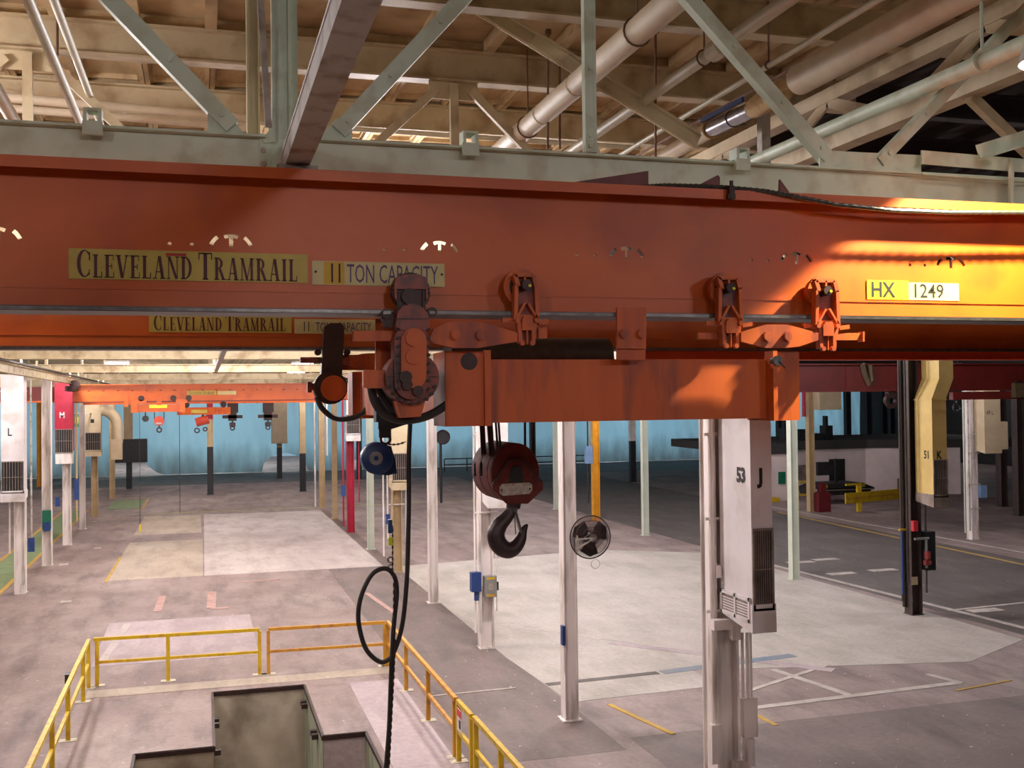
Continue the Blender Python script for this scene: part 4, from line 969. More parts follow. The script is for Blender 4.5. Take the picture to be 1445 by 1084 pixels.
cK = column(X53, gy(1), 'main', COLW, 'white steel column with a blue switch and grey disconnect box behind the hook')
conduit(cK, -.28, -.1, .4, 7.2, .025, COLW, ()); conduit(cK, -.2, -.18, .4, 7.2, .03, COLW); conduit(cK, .24, -.15, .9, 3.2, .015, COLW)
part('blue_switch', MB().box((X53-.3, gy(1)-.22, 1.65), (.24, .2, .46)).cyl((X53-.28, gy(1)-.22, 1.2), (X53-.28, gy(1)-.22, 1.42), .06, 8), BLUEB, cK)
part('disconnect_box', MB().box((X53+.04, gy(1)-.28, 1.53), (.3, .18, .5)), GREYBOX, cK)
part('box_label', MB().box((X53+.04, gy(1)-.372, 1.53), (.12, .006, .16)), PLATE, cK); part('box_lever', MB().box((X53+.22, gy(1)-.3, 1.53), (.05, .06, .2)), BLACKP, cK)
part('box_stripe', MB().box((X53+.04, gy(1)-.372, 1.73), (.2, .006, .05)).box((X53+.04, gy(1)-.372, 1.33), (.2, .006, .05)), YEL, cK)
bracket(cK, (3.3, 5.2), COLW)
duct(X53-.10, gy(1)-.75, .5, .5, 3.45, 7.2, DUCTW, 'white air duct half hidden behind the hook block', side_txt=None, grille='none')
column(X53, gy(1.5), 'half', COLW, 'slender white column between the tan column and the one with the blue switch')
cc = column(X53, gy(2), 'main', COLT, 'tan steel column under the duct stencilled L beside the pendant cable')
conduit(cc, -.35, -.2, 1.2, 7.2, .03, COLW, ((1.9, .14, .35, BLUEB),)); conduit(cc, -.5, -.2, .6, 7.2, .03, COLW); conduit(cc, .3, -.2, 1.2, 4, .02, COLW); conduit(cc, .42, -.2, 1.4, 4.4, .02, COLW); bracket(cc, (2.4, 3.6), COLW)
duct(X53-.3, gy(2)-.9, .58, .7, 2.95, 7.2, DUCTT, 'cream air duct stencilled L with stacked grilles on the tan column', txt='L', ts=.36)
column(X53, gy(2.5), 'half', COLG, 'slim pale green column standing at the edge of the white floor patch')
cM = column(X53, gy(3), 'main', COLR, 'crimson steel column under the pale duct stencilled M')
conduit(cM, -.35, -.2, .3, 7.2, .04, COLR, ((1.95, .2, .5, BLUEB),)); conduit(cM, .38, -.2, 1.4, 5, .03, COLR)
duct(X53-.25, gy(3)-.75, .62, .55, 4.25, 7.2, DUCTW, 'pale duct stencilled M on the crimson column', txt='M', ts=.4, sill=True)
column(X53, gy(3.5), 'half', COLT, 'slim cream column behind the crimson one')
cN = column(X53, gy(4), 'main', COLT, 'cream column with twin conduits at the corner of the white floor patch'); conduit(cN, -.4, -.1, .1, 7.2, .05, COLW); conduit(cN, .3, -.1, 3, 7.2, .05, COLW)
def banded(x, y, label, bands, r_=None):
    t = thing('steel_column', label, 'column', (x, y, 0)); z = 0
    for zt, m in bands:
        part('band', MB().span((x-.2, y-.2, z), (x-.16, y+.2, zt)).span((x+.16, y-.2, z), (x+.2, y+.2, zt)).span((x-.16, y-.15, z), (x+.16, y-.1, zt)), m, t); z = zt
    part('base_plate', MB().box((x, y, .012), (.5, .5, .02)), BLACKP, t); return t
banded(X53, 74.3, 'cream column with a black painted foot before the blue curtain', ((2.6, BLACKP), (7.2, COLT)))
banded(.46, 74.3, 'banded column painted red over tan over black before the blue curtain', ((3.2, BLACKP), (5.05, COLT), (7.0, COLR)))
banded(X53-.6, 88.5, 'black footed column under the tan wall duct at the far curtain', ((2.5, BLACKP), (7.0, COLT)))
duct(X53-1.25, 87.2, 1.2, 1.05, 2.5, 7.2, DUCTT, 'wide tan air duct with a dark square outlet before the far curtain', grille='none', sill=False)
part('outlet', MB().span((X53-.65, 87.38, 2.55), (X53-.1, 87.4, 3.3)), GRIM, D.objects['air_duct.005'] if 'air_duct.005' in D.objects else None) if False else None
# left row
XL = ROW['left']
cl = column(XL, gy(2), 'main', COLW, 'stout pinkish white column at the walkway, under the duct stencilled L')
conduit(cl, .34, -.1, 1.4, 7.0, .03, GREYB, ((1.55, .2, .45, BLUEB),)); conduit(cl, -.3, -.1, 1.3, 3, .03, COLW); part('base_block', MB().box((XL, gy(2)-.2, .15), (.3, .12, .3)), COLW, cl)
duct(XL-.42, gy(2)-.85, .66, .6, 3.0, 7.0, DUCTW, 'pinkish white duct stencilled L with two small grilles on the walkway column', txt='L', ts=.34)
cl = column(XL, gy(2.5), 'main', COLW, 'white column with a green and blue control box near its foot'); part('control_box', MB().box((XL+.02, gy(2.5)-.26, 1.75), (.3, .16, .7)), GREEN, cl); part('control_box', MB().box((XL+.04, gy(2.5)-.35, 1.5), (.24, .1, .34)), BLUEB, cl)
cl = column(XL, gy(3), 'main', COLW, 'white column under the crimson duct stencilled M'); conduit(cl, .4, -.1, 1.0, 7, .04, COLT, ((2.4, .2, .9, BLUEB),)); part('blue_switch', MB().box((XL-.35, gy(3)-.2, 1.9), (.16, .16, .4)), BLUEB, cl)
t = duct(XL-.38, gy(3)-.85, .72, .6, 3.75, 7.0, COLR, 'crimson air duct stencilled M with a white lower box', sill=False); part('stencil', text_mb('M', .36, (XL-.2, gy(3)-.856, 5.5), (1, 0, 0), (0, 0, 1), .8, 0, .006), DUCTW, t); part('lower_box', MB().span((XL-.36, gy(3)-.83, 3.55), (XL+.3, gy(3)-.3, 4.1)), COLW, t)
column(XL, gy(3.5), 'half', COLW, 'slim pinkish column behind the crimson duct')
cl = column(XL, gy(4), 'main', COLT, 'cream column under the bent tan duct with an elbow')
t = duct(XL-.45, gy(4)-.8, .85, .6, 3.3, 7.0, DUCTT, 'tan duct with a rounded elbow on the cream column')
part('dark_mark', MB().span((XL-.12, gy(4)-.806, 5.1), (XL+.06, gy(4)-.8, 5.3)), INKK, t)
el = [Vector((XL+.3+.9*math.cos(math.radians(a)), gy(4)-.5, 4.9+.9*math.sin(math.radians(a)))) for a in range(100, -1, -12)] + [Vector((XL+1.2, gy(4)-.5, 4.0))]
part('elbow', MB().tube(el, .3, 10), DUCTT, t, True); part('outlet_box', MB().span((XL+.9, gy(4)-.8, 3.1), (XL+1.45, gy(4)-.2, 4.2)), DUCTT, t)
column(XL, 73.6, 'main', COLT, 'mustard tan column beside the open curtain gap')
t = thing('machine_cabinet', 'black cabinet on a post in front of the open curtain gap', 'cabinet', (-5.2, 82, 0)); part('cabinet', MB().span((-6.1, 81.7, 1.9), (-3.9, 82.4, 3.6)), BLACKP, t); part('post', MB().span((-5.35, 81.9, 0), (-4.95, 82.2, 1.9)), BLACKP, t); part('upper_post', MB().span((-5.5, 81.9, 3.6), (-4.9, 82.2, 7.2)), COLT, t)
column(-11.83, 87, 'main', COLY, 'yellow column at the walkway before the blue curtain')
t = thing('wall_sign', 'small blue and green safety signs hung behind the crimson duct', 'sign', (-6.8, 60, 4.9)); 
for x in (-7.2, -6.35): part('board', MB().span((x-.2, 60, 4.9), (x+.2, 60.04, 5.6)), GREEN if x > -7 else BLUEB, t); part('symbol', MB().span((x-.08, 59.97, 5.1), (x+.08, 60, 5.45)), YEL, t)
part('rod', MB().cyl((-7.4, 60.02, 5.62), (-5.75, 60.02, 5.62), .03, 6).cyl((-5.75, 60.02, 5.62), (-5.75, 61.85, 5.62), .03, 6), GREYB, t)
# row 51
X51 = ROW['51']
ck = column(X51, gy(1), 'main', COLD, 'dark brown steel column with pipes and valves under the yellowed duct 51 K', 9.2)
conduit(ck, -.42, -.1, .4, 9, .03, COLD); conduit(ck, -.3, -.2, .9, 9, .03, COLD); conduit(ck, -.22, .1, .2, 9, .05, COLD); conduit(ck, .28, -.2, .6, 3.2, .025, STEEL)
part('blue_pipe', MB().cyl((X51-.43, gy(1)-.14, .6), (X51-.43, gy(1)-.14, 2.3), .035, 8), BLUEB, ck)
part('yellow_clip', MB().box((X51-.43, gy(1)-.16, 2.35), (.2, .06, .05)), YEL, ck)
part('electrical_cabinet', MB().box((X51+.36, gy(1)-.1, 1.75), (.3, .4, 1.05)), BLACKP, ck); part('cabinet_label', MB().box((X51+.55, gy(1)-.2, 1.45), (.1, .06, .22)), DUCTW, ck)
part('red_switch', MB().box((X51-.12, gy(1)-.26, 2.45), (.14, .12, .28)), mat('signal_red', (214, 54, 66)), ck)
part('valve_pipe', MB().cyl((X51-.15, gy(1)-.3, 2.1), (X51+.3, gy(1)-.3, 2.1), .035, 8).cyl((X51+.22, gy(1)-.3, 2.1), (X51+.22, gy(1)-.3, 1.3), .035, 8), GREYBOX, ck)
part('valve', MB().cyl((X51+.22, gy(1)-.34, 1.55), (X51+.22, gy(1)-.34, 1.75), .09, 10).cyl((X51+.12, gy(1)-.34, 1.45), (X51+.3, gy(1)-.34, 1.45), .07, 10), mat('dull_red_valve', (140, 56, 56)), ck)
part('notice', MB().box((X51-.1, gy(1)-.2, .95), (.2, .01, .22)), DUCTT, ck)
t = duct(X51+.0, 24.19, .45, .72, 3.0, 7.1, DUCTY, 'yellowed air duct stencilled 51 K with a bent neck on the dark column', bend=True, ts=.3)
part('stencil', text_mb('K', .3, (X51+.12, 24.184, 4.3), (1, 0, 0), (0, 0, 1), .8, 0, .008), INKK, t); part('stencil', text_mb('51', .3, (X51-.004, 24.55, 4.3), (0, -1, 0), (0, 0, 1), .8, 0, .008), INKK, t)
column(X51, gy(1.5), 'half', COLG, 'pale green column at the edge of the grey concrete bay near the white line')
column(X51, gy(2), 'main', COLG, 'pale green column hidden behind the white duct')
column(X51, gy(2.5), 'half', COLG, 'pale green column standing alone at the far corner of the grey bay')
cy_ = column(X51, gy(3), 'main', COLY, 'chipped yellow column behind the cage fan with a pale blue box'); part('blue_box', MB().box((X51-.42, gy(3)-.2, 3.3), (.36, .2, .85)), LBLUE, cy_); conduit(cy_, -.42, -.1, .9, 7, .04, BLACKP)
t = duct(X51+.1, gy(3)-.6, .7, .6, 5.4, 7.1, DUCTT, 'tan duct with a dark outlet above the yellow column', grille='none', sill=False); part('outlet', MB().span((X51+.4, gy(3)-.62, 5.6), (X51+.7, gy(3)-.6, 6.3)), DARKIN, t)
column(X51, gy(3.5), 'half', COLG, 'slim mint green column between the hook and the plain white column')
banded(X51-.2, 66, 'dark red column before the far blue curtain', ((7.0, mat('brown_red_paint', (96, 34, 36), (80, 30, 32), .6, scale=3)),))
for x, y, lb in ((600+18, 0, 0),): pass
for px_, py_, lb in ((752, 676, 'black column with hanging hoses behind the hook block'), (507, 676, 'dark column in front of the blue curtain with a small fan')):
    p = onZ(px_, py_); banded(p.x, p.y, lb, ((7.0, BLACKP),))
p = onZ(893, 680); banded(p.x, p.y, 'white column with a black foot before the blue curtain', ((3.0, BLACKP), (7.0, COLW)))
# row 49 and further right
X49 = ROW['49']
c9 = column(X49, gy(2), 'main', COLW, 'white column with pipes under the cream duct at the right'); conduit(c9, -.45, -.1, .3, 7, .035, COLG); conduit(c9, -.3, -.2, .4, 7, .03, GREYB); part('blue_box', MB().box((X49+.3, gy(2)-.25, 2.0), (.3, .2, .5)), LBLUE, c9); bracket(c9, (1.3, 2.3, 3.6, 4.4), COLG)
t = duct(X49+.05, gy(2)-.75, .8, .6, 3.6, 7.0, DUCTT, 'cream air duct with a side box on the white column at the right', grille='none'); part('side_box', MB().span((X49+.85, gy(2)-.7, 3.75), (X49+1.25, gy(2)-.2, 4.9)), DUCTT, t); part('outlet', MB().span((X49+.15, gy(2)-.77, 3.75), (X49+.6, gy(2)-.75, 3.9)), DARKIN, t); part('stencil', text_mb('49 L', .25, (X49+.15, gy(2)-.756, 5.2), (1, 0, 0), (0, 0, 1), .8, 0), INKK, t)
c9 = column(X49, gy(3), 'main', COLT, 'tan column with a crimson upper pipe beside the office block'); conduit(c9, -.4, -.1, 5, 7.2, .1, COLR); part('red_hydrant', MB().span((X49+.1, gy(3)-.6, 0), (X49+.8, gy(3)-.1, 1.0)).span((X49+.3, gy(3)-.5, 1.0), (X49+.6, gy(3)-.2, 1.5)), mat('dark_red_machine', (110, 24, 34), (90, 20, 30), .5, scale=4), c9); part('valves', MB().span((X49+.2, gy(3)-.4, 1.9), (X49+.9, gy(3)-.2, 2.6)), BLACKP, c9)
duct(X49+.1, gy(3)-.8, 1.3, .6, 5.0, 7.1, DUCTT, 'stained tan duct above the office roof', grille='none', sill=False)
for px_, y_, lb in ((1247, 68, 'dark column rising behind the office roof, nearer the brown column'), (1258, 74, 'thin dark column rising behind the office roof'), (1225, 66, 'dark column behind the middle of the office roof'), (1196, 70, 'dark column beside the pale curtain opening'), (1100, 66, 'dark column behind the bright end of the office'), (1412, 48, 'dark column standing in the unlit bay at the right'), (1436, 44, 'wide dark column at the right edge of the hall')):
    p = onY(px_, 600, y_); banded(p.x, p.y, lb, ((7.0, BLACKP if px_ < 1400 else COLD),))

# ------------------------------------------------------------------ yellow guard rails round the pit
FOOT = mat('pale_base_plate', (206, 200, 180), (190, 182, 160), .7, scale=6)
def guard(a, b, posts, m, label, h_=1.02, feet=True):
    a, b = Vector((*a, 0)), Vector((*b, 0)); t = thing('guard_rail', label, 'railing', a); d = (b-a).normalized()
    up = Vector((0, 0, 1))
    part('top_rail', MB().bar(a+up*(h_-.03), b+up*(h_-.03), .07, .07), m, t)
    part('mid_rail', MB().bar(a+up*.5+d*.03, b+up*.5-d*.03, .055, .06), m, t)
    for u in posts:
        p = a+(b-a)*u
        part('post', MB().bar(p+up*.008, p+up*(h_-.06), .075, .075, d), m, t)
        if feet: part('foot_plate', MB().box(p+up*.006, (.3, .18, .012)), FOOT, t)
    return t
gl = guard((-2.36, 24.35), (-2.33, 15.4), (.01, .13, .42, .66, .95), YEL, 'yellow guard rail along the dark floor side of the pit')
part('black_clamp', MB().box((-2.43, 21.3, .95), (.08, .2, .16)), BLACKP, gl)
guard((-2.27, 24.42), (1.17, 24.25), (.02, .44, 1.), YEL, 'yellow guard rail section behind the pit, before the pinkish floor patch')
guard((1.36, 24.22), (3.93, 24.1), (.0, 1.), YELO, 'amber guard rail section behind the pit, passing behind the cable loop')
guard((4.0, 24.12), (4.03, 17.45), (.0, .33, .66, .985), YELO, 'amber guard rail along the column side of the pit')
t = guard((4.04, 17.35), (4.05, 16.45), (.03, 1.), YEL, 'short yellow rail gate with a red and white safety sign')
part('safety_sign', MB().span((4.0, 16.95, .56), (4.01, 17.25, .92)), DUCTW, t); part('sign_header', MB().span((3.994, 16.95, .80), (4.0, 17.25, .92)), mat('signal_red', (214, 54, 66)), t); part('sign_symbol', MB().span((3.994, 17.0, .62), (4.0, 17.1, .76)), INKK, t)
guard((4.07, 16.35), (4.1, 12.6), (.02, .4, .95), YEL, 'yellow guard rail continuing past the safety sign')

# ------------------------------------------------------------------ office block, bumper rail, truck
OX, OY = 31.8, 55.0
of = thing('office_block', 'low white office block with black doors below the blue curtain', 'building', (36, 58, 0))
part('end_wall', MB().span((30.4, 55.3, 0), (33.0, 55.5, 2.75)), OFFICE, of)
part('front_wall', MB().span((33.0, 57.6, 0), (39.6, 57.8, 2.85)).span((33.0, 55.5, 0), (33.2, 57.6, 2.8)), OFFICE, of)
part('front_wall', MB().prism([(39.6, 57.6, 0), (44.5, 55.0, 0), (44.5, 55.2, 0), (39.6, 57.8, 0)], (0, 0, 2.85)), OFFICE, of)
part('roof', MB().prism([(30.3, 55.2, 2.75), (33, 55.2, 2.75), (33.1, 57.4, 2.85), (39.6, 57.4, 2.85), (46, 54.2, 2.85), (50, 54, 2.85), (50, 66, 2.85), (30.3, 66, 2.85)], (0, 0, .5)), DARKW, of)
part('door', MB().span((37.0, 57.55, 0), (38.1, 57.62, 2.2)), BLACKP, of)
part('door', MB().prism([(42.2, 56.15, 0), (43.4, 55.5, 0), (43.45, 55.6, 0), (42.25, 56.25, 0)], (0, 0, 2.25)), BLACKP, of)
part('notice', MB().span((41.2, 56.6, .3), (41.7, 56.7, .95)), GRIM, of)
part('window', MB().span((34.4, 57.55, 1.0), (35.4, 57.6, 1.9)), GRIM, of)
part('exit_sign', MB().span((32.15, 55.25, 1.0), (32.6, 55.3, 1.7)), GREEN, of)
part('yellow_kerb', MB().prism([(30.4, 54.9, 0), (32.0, 54.9, 0), (32.0, 54.9, .22), (31.6, 54.9, .3), (30.4, 54.9, .3)], (0, .4, 0)), YEL, of)
for x, w_, h_ in ((34.5, .8, 1.3), (35.6, 1.6, .7), (37.4, .5, 1.5)):
    tag(part('rooftop_machine', MB().span((x, 58.5, 3.35), (x+w_, 59.2, 3.35+h_*.6)).span((x+.1, 58.7, 3.35+h_*.6), (x+w_*.6, 59.0, 3.35+h_)), BLACKP), {34.5: 'dark machine with a round lamp on the office roof', 35.6: 'low dark machine on the office roof', 37.4: 'small dark box on a stalk above the office roof'}[x], 'machine')
t = thing('bumper_rail', 'yellow steel bumper rail on posts in front of the office', 'barrier', (33, 48.5, 0))
part('rail', MB().bar((31.9, 48.2, .75), (38.5, 50.2, .75), .08, .55), YEL, t)
part('groove', MB().bar((31.9, 48.14, .75), (38.5, 50.14, .75), .02, .06), YELO, t)
for x, y in ((33.0, 48.55), (36.5, 49.6)): part('post', MB().span((x-.12, y, 0), (x+.12, y+.16, 1.45)), YEL, t)
part('upper_rail', MB().bar((32.0, 48.3, 1.45), (33.1, 48.6, 1.45), .08, .1), YEL, t)
t = thing('yellow_stand', 'small yellow tubular stand beside the pale green column', 'stand', (31.0, 50.6, 0))
for x in (30.6, 31.5): part('leg', MB().span((x-.05, 50.6, 0), (x+.05, 50.7, 1.5)), YEL, t)
part('cross_bar', MB().span((30.6, 50.6, 1.42), (31.5, 50.7, 1.52)).span((30.6, 50.6, .75), (31.5, 50.7, .84)), YEL, t)
t = thing('utility_cart', 'dark utility truck with shiny chrome lamps parked before the office', 'vehicle', (34.5, 53.2, 0))
part('body', MB().prism([(33.0, 52.6, .5), (36.4, 52.6, .5), (36.6, 52.6, .9), (35.9, 52.6, 1.15), (33.6, 52.6, 1.15), (32.9, 52.6, .9)], (0, 1.8, 0)), BLACKP, t)
part('chrome_bumper', MB().cyl((32.9, 52.5, .82), (36.6, 52.5, .82), .08, 10), CHROME, t, True)
for x in (33.5, 35.9): part('headlamp', MB().cyl((x, 52.5, 1.0), (x, 52.6, 1.0), .16, 14), CHROME, t, True); part('wheel', MB().cyl((x, 52.7, .38), (x, 52.95, .38), .37, 18), RUBBER, t)
part('mast', MB().span((34.6, 53.2, 1.15), (34.75, 53.35, 2.5)).span((34.1, 53.2, 1.6), (34.5, 53.3, 2.1)), BLACKP, t)

# railing far away before the curtain
t = thing('far_railing', 'low dark pipe railing before the blue curtain behind the hook', 'railing', (25, 90, 0))
part('rail', MB().cyl((20, 90, 1.1), (34, 90, 1.1), .05, 6).cyl((20, 90, .6), (34, 90, .6), .05, 6), BLACKP, t)
for x in range(20, 35, 2): part('post', MB().cyl((x, 90, 0), (x, 90, 1.1), .05, 6), BLACKP, t)
for px_, py_, r, lb in ((625, 617, .4, 'small dark fan mounted before the blue curtain near the slender column'),):
    p = onY(px_, py_, 62); f = thing('far_fan', lb, 'fan', p); part('disc', MB().cyl(p, p+Vector((0, .15, 0)), r, 16), BLACKP, f, True); part('ring', MB().ring(p, (0, 1, 0), r, .05, 18, 4), GREASE, f); part('post', MB().cyl(p+Vector((-.1, .2, -.2)), (p.x-.1, p.y+.2, 0), .08, 8), BLACKP, f)

# ------------------------------------------------------------------ far orange crane with its trolley
FY = 46.0
fb = thing('bridge_crane', 'small far orange bridge crane spanning the bright aisle', 'crane', (.4, FY, 6.1))
fx0, fx1 = -5.0, 6.0
part('girder_web', MB().span((fx0, FY-.02, 6.17), (fx1, FY+.02, 6.83)), ORANGE, fb)
part('top_flange', MB().span((fx0, FY-.14, 6.83), (fx1, FY+.14, 6.86)), ORANGE, fb)
part('rail_flange', MB().span((fx0, FY-.14, 6.12), (fx1, FY+.14, 6.17)), DRED, fb)
part('rear_girder', MB().span((fx0, FY+3.8, 6.1), (fx1, FY+3.84, 6.83)).span((fx0, FY+3.68, 6.05), (fx1, FY+3.96, 6.12)), ORANGE, fb)
part('end_truck', MB().span((fx0-.25, FY-.5, 6.60), (fx0+.2, FY+4.3, 6.8)).cyl((fx0+.1, FY-.35, 6.85), (fx0+.1, FY-.25, 6.85), .2, 12), GREASE, fb)
part('end_truck', MB().span((fx1-.25, FY-.5, 6.86), (fx1+.1, FY+4.3, 7.1)), GREASE, fb)
s_ = part('name_board', MB().span((-.6, FY-.03, 6.4), (.55, FY-.021, 6.58)), SIGNY, fb); part('lettering', serif_text('CLEVELAND TRAMRAIL', .12, .14, (-.55, 6.42), 1.05, FY-.034), INKM, s_)
part('capacity_board', MB().span((.6, FY-.03, 6.4), (1.35, FY-.021, 6.56)), SIGNP, fb)
mb = MB()
for x in range(-9, 11): mb.box((x*.55, FY-.022, 6.6), (.1, .004, .03))
part('web_slots', mb, DARKIN, fb)
ft = thing('crane_trolley', 'bright orange trolley with a yellow sign under the far crane', 'crane trolley', (-1.7, FY, 5.75))
part('load_beam', MB().span((-2.75, FY-.12, 5.72), (-.72, FY+.1, 6.03)), ORANGE, ft)
part('end_post', MB().span((-.92, FY-.2, 5.70), (-.70, FY+.1, 6.08)), ORANGE, ft); part('end_post', MB().span((-2.8, FY-.2, 5.70), (-2.55, FY+.1, 6.08)), ORANGE, ft)
part('yellow_sign', MB().span((-2.1, FY-.14, 5.88), (-1.4, FY-.121, 6.01)), SIGNB, ft); part('sign_lettering', text_mb('HX 1248', .1, (-2.06, FY-.142, 5.91), (1, 0, 0), (0, 0, 1), 1.2, 0), INKK, ft) if False else None
part('hanger_plate', MB().span((-1.8, FY-.17, 6.0), (-1.62, FY-.14, 6.4)), ORANGE, ft)
mb = MB()
for x in (-2.4, -1.15, -.55): mb.cyl((x, FY-.2, 6.28), (x, FY-.1, 6.28), .12, 14)
part('wheel', mb, GREASE, ft)
part('load_plate', MB().span((-2.9, FY-.2, 6.08), (-2.2, FY-.17, 6.22)).span((-1.05, FY-.2, 6.08), (-.6, FY-.17, 6.22)).span((-3.05, FY-.24, 5.95), (-2.9, FY-.14, 6.4)), ORANGE, ft)
t = thing('hook_block', 'small red hook block hanging under the far orange trolley', 'hook block', (-1.7, FY+.5, 4.9))
part('block', MB().cyl((-1.72, FY-.1, 5.35), (-1.72, FY+.1, 5.35), .2, 16), mat('red_block', (190, 66, 40), (170, 56, 36), .5, scale=4), t, True); part('rope', MB().cyl((-1.9, FY, 5.4), (-1.9, FY, 5.722), .02, 6).cyl((-1.53, FY, 5.4), (-1.53, FY, 5.722), .02, 6), GREASE, t); part('plate', MB().box((-1.72, FY-.115, 5.25), (.22, .01, .08)), PLATE, t); part('hook', MB().ring((-1.72, FY, 4.98), (0, 1, 0), .09, .03, 14, 6).cyl((-1.72, FY, 5.05), (-1.72, FY, 5.2), .03, 6), HOOKS, t)
tag(part('spring_reel', MB().cyl((-2.25, FY-.08, 5.45), (-2.25, FY+.08, 5.45), .13, 16).box((-2.25, FY, 5.63), (.05, .05, .2)), BLACKP), 'small black reel under the far orange trolley', 'reel')
t = thing('pendant_line', 'thin dark pull line with a yellow tip hanging from the far trolley', 'cord', (-2.48, FY, .85))
part('line', MB().cyl((-2.48, FY, 5.722), (-2.48, FY, 1.1), .010, 6), RUBBER, t); part('handle', MB().box((-2.48, FY, 1.0), (.07, .05, .3)), YEL, t)
tag(part('pendant_line', MB().cyl((-1.0, FY+3.7, 5.552), (-1.0, FY+3.7, 1.2), .015, 6), RUBBER), 'thin dark pendant line hanging behind the far trolley', 'cord')
# second far trolley and monorail hoists
t = thing('crane_trolley', 'darker orange trolley behind the far orange crane', 'crane trolley', (.2, FY+3.8, 5.6)); part('load_beam', MB().span((-1.1, FY+3.6, 5.55), (1.2, FY+3.8, 5.88)), ORANGE_D, t); part('sign', MB().span((-.5, FY+3.57, 5.62), (.2, FY+3.6, 5.78)), SIGNY, t); part('wheel', MB().cyl((-.7, FY+3.6, 6.0), (-.7, FY+3.7, 6.0), .14, 12).cyl((.9, FY+3.6, 6.0), (.9, FY+3.7, 6.0), .14, 12), GREASE, t)
t = thing('chain_hoist', 'red chain hoist with twin hooks beside the banded column', 'hoist', (-.05, FY+3.7, 4.8)); part('body', MB().cyl((-.3, FY+3.7, 5.2), (.25, FY+3.7, 5.35), .2, 14), mat('red_block', (190, 66, 40)), t, True); part('hook', MB().ring((-.25, FY+3.7, 4.85), (0, 1, 0), .1, .03, 12, 6).ring((.1, FY+3.7, 4.9), (0, 1, 0), .08, .03, 12, 6), HOOKS, t); part('hanger', MB().span((-.05, FY+3.65, 5.35), (.05, FY+3.75, 5.552)), GREASE, t)
for px_, lb in ((328, 'dark monorail hoist nearest the banded column'), (378, 'dark monorail hoist beside the far tan duct')):
    q = onY(px_, 590, 68); t = thing('monorail_hoist', lb, 'hoist', (q.x, q.y, 4.4)); X = q.x
    part('body', MB().span((X-.25, 67.9, 5.0), (X+.25, 68.2, 5.5)).span((X-.6, 67.9, 5.15), (X+.6, 68.1, 5.35)), GREASE, t); part('trolley', MB().span((X-.3, 67.9, 5.5), (X+.35, 68.2, 6.3)), GREASE, t); part('hook', MB().ring((X, 68, 4.55), (0, 1, 0), .12, .04, 12, 6).cyl((X, 68, 4.6), (X, 68, 5.0), .05, 8).span((X-.18, 67.9, 4.65), (X+.18, 68.1, 4.9)), HOOKS, t)
t = thing('monorail_beam', 'long rust red monorail beam above the dark hoists', 'beam', (2.5, 68, 6.3)); part('beam', MB().ibeam((-4, 68, 6.4), (9, 68, 6.4), .22, .2), DRED, t)
mb = MB()
for k in range(9): mb.cyl((1.0+.75*k, 67.8, 6.2), (1.0+.75*k, 67.9, 6.2), .14, 10)
part('wheel', mb, GREASE, t)
# left far crane end visible beyond the walkway
t = thing('bridge_crane', 'dark red crane girder stub left of the walkway columns', 'crane', (-9, 50, 6.2)); part('girder_web', MB().span((-16, 50, 6.25), (-5.9, 50.05, 6.85)), DRED, t); part('rail_flange', MB().span((-16, 49.9, 6.17), (-5.9, 50.15, 6.25)), ORANGE_D, t)

# dark red crane at the right
RY = 31.0
dr = thing('bridge_crane', 'dark red bridge crane in the unlit bay at the right', 'crane', (24, RY, 6.1))
part('girder_web', MB().span((17.2, RY, 6.25), (30.3, RY+.05, 7.05)), DRED, dr)
part('rail_flange', MB().span((17.2, RY-.15, 6.16), (30.3, RY+.2, 6.25)), DRED, dr); part('top_flange', MB().span((17.2, RY-.15, 7.05), (30.3, RY+.2, 7.1)), DRED, dr)
part('cover_plate', MB().span((20.6, RY-.05, 6.2), (23.0, RY, 7.0)), DRED, dr)
part('capacity_board', MB().span((29.0, RY-.02, 6.75), (30.2, RY, 6.93)), SIGNP, dr)
t = thing('crane_trolley', 'brown trolley with wheels under the dark red crane', 'crane trolley', (28.6, RY, 5.9)); part('load_beam', MB().span((24.6, RY-.3, 5.85), (30.4, RY-.1, 6.12)), DRED, t)
for x in (27.3, 28.2, 29.5, 30.2): part('wheel', MB().cyl((x, RY-.35, 6.35), (x, RY-.25, 6.35), .17, 14).span((x-.1, RY-.4, 6.0), (x+.1, RY-.3, 6.35)), GREASE, t)
part('gearbox', MB().span((27.0, RY-.5, 5.9), (27.45, RY-.3, 6.4)), mat('olive_grease', (92, 76, 50), (76, 62, 44), .6, scale=6), t)
q = onY(1345, 576, RY); t = thing('hook_block', 'dark open hook hanging under the dark red crane', 'hook block', (q.x, RY-.2, 5.4)); part('hook', MB().ring((q.x, RY-.2, 5.58), (0, 1, 0), .14, .05, 14, 6).cyl((q.x, RY-.2, 5.66), (q.x, RY-.2, 5.86), .05, 8), BLACKP, t)
q = onY(1224, 520, RY-.1); t = thing('cable_festoon', 'olive coiled cable festoon hanging before the dark red girder', 'cable', (q.x, q.y, 6.3)); part('coil', MB().tube([(q.x-.2, q.y, 7.1), (q.x-.1, q.y, 6.75), (q.x+.05, q.y, 6.4), (q.x+.15, q.y, 6.55), (q.x+.1, q.y, 7.05)], .1, 8), mat('olive_grease', (92, 76, 50)), t, True)
q = onY(1257, 562, RY+.02); t = thing('hook_block', 'small round dark pulley below the dark red crane', 'hook block', (q.x, q.y, 5.8)); part('pulley', MB().ring((q.x, q.y, 5.86), (0, 1, 0), .2, .09, 16, 6).box((q.x, q.y, 6.05), (.3, .2, .24)), GREASE, t)

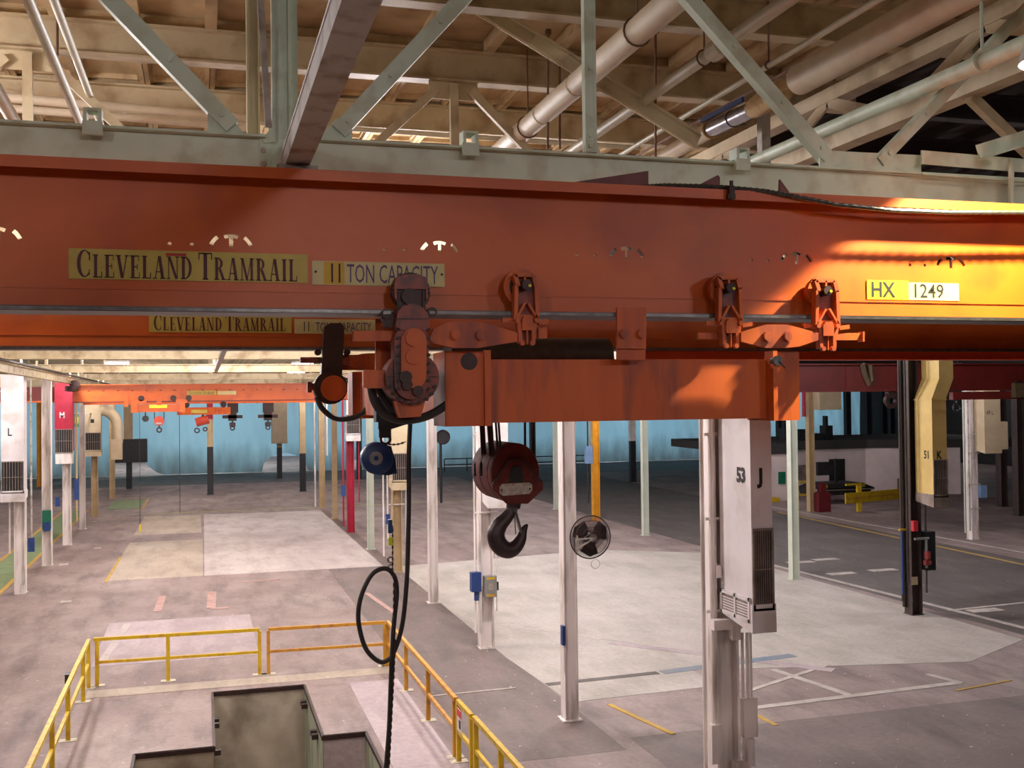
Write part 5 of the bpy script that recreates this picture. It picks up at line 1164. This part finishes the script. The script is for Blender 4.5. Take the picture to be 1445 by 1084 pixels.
# ------------------------------------------------------------------ lamps
def pt(name, loc, pw, r=.25, colr=(1, .97, .98), parent=None):
    l = D.lights.new(name, 'POINT'); l.energy = pw; l.shadow_soft_size = r; l.color = colr
    o = D.objects.new(name, l); link(o, parent); o.location = Vector(loc) - (wpos(parent) if parent else Vector()); return o
HM = MB().span((-.7, -.2, .12), (.7, .2, .24)).span((-.72, -.22, .05), (-.68, .22, .14)).span((.68, -.22, .05), (.72, .22, .14)).mesh('housing', HOUSE)
LM = MB().span((-.66, -.18, -.02), (.66, .18, .115)).mesh('lens', LENS)
def lamp(x, y, z, pw, label='wide high bay ceiling lamp or added fill lamp glowing white under the roof', group='high bay ceiling lamps', colr=(1, .96, .97)):
    t = thing('ceiling_lamp', label, 'lamp', (x, y, z), group)
    inst('housing', HM, t); inst('lens', LM, t)
    for u in (-.4, .4): part('stem', MB().cyl((x+u, y, z+.24), (x+u, y, ROOF_Z), .012, 6), HOUSE, t)
    pt('lamp_light', (x, y, z-.25), pw, .35, colr, t); return t
P_ = LAMP_POWER
for x, y, k in ((-5.1, 19.6, 1.), (-5.1, 32, 1.), (-5.1, 45, 1.), (-5.1, 57.5, .9), (-5.0, 69.3, .8), (-5.2, 84.1, .12),
                (6.3, 20.6, 1.), (6.3, 34, 1.), (6.3, 46, 1.), (6.3, 58, .8), (7.2, 86.8, .1), (.45, 26, .8), (.45, 40, .8), (13, 28, .9), (13, 38, .6),
                (-3.8, 9.3, .26), (2.5, 15, .5), (-6, -5, .3), (2, -7, .3), (8, -4, .1), (6.3, 71, .7), (18, 60, .5), (18, 47, .5), (-12, 40, .5), (22, 24, .24), (25, 38, .25), (60.18, 75, .1), (31.0, 51.5, .12), (29.0, 33.0, .16)):  # includes added fill lamps behind the camera, before the columns and over the far floor
    lamp(x, y, LAMP_Z - (.22 if y > 56 else 0), P_*k)
for x in (-20, 0, 20, 40, 58):  # unseen lamps added in place of daylight beyond the curtain
    lamp(x, 108, LAMP_Z, P_*4.6, 'added lamp for daylight in the room behind the blue curtain', 'added lamps behind the curtain', (.72, .9, 1))
# reflector lamp close to the girder, cone shaped light
lx, ly, lz = 5.0, 5.28, 8.03
t = thing('reflector_lamp', 'bright bell shaped reflector lamp above the girder beside the sprinkler main', 'lamp', (lx, ly, lz))
mb = MB(); pr_ = [(.05, .30), (.10, .26), (.16, .12), (.19, -.02), (.195, -.04)]
nn = 24; V = [(lx+r*math.cos(2*math.pi*k/nn), ly+r*math.sin(2*math.pi*k/nn), lz+z) for r, z in pr_ for k in range(nn)]
part('reflector', mb.add(V, [(i*nn+k, i*nn+(k+1) % nn, (i+1)*nn+(k+1) % nn, (i+1)*nn+k) for i in range(4) for k in range(nn)]), HOUSE, t, True)
part('bulb', MB().tube([(lx, ly, lz+.26), (lx, ly, lz+.2), (lx, ly, lz+.08), (lx, ly, lz-.0), (lx, ly, lz-.05)], [.03, .05, .09, .085, .04], 14), emit('bulb', (255, 250, 240), 40), t, True)
part('stem', MB().cyl((lx, ly, lz+.3), (lx, ly, ROOF_Z), .015, 8), HOUSE, t)
l = D.lights.new('reflector_light', 'SPOT'); l.energy = NEAR_LAMP*4; l.spot_size = math.radians(105); l.spot_blend = .15; l.shadow_soft_size = .05; l.color = (1, .88, .58)
o = D.objects.new('reflector_light', l); link(o, t); o.location = (0, 0, -.06)
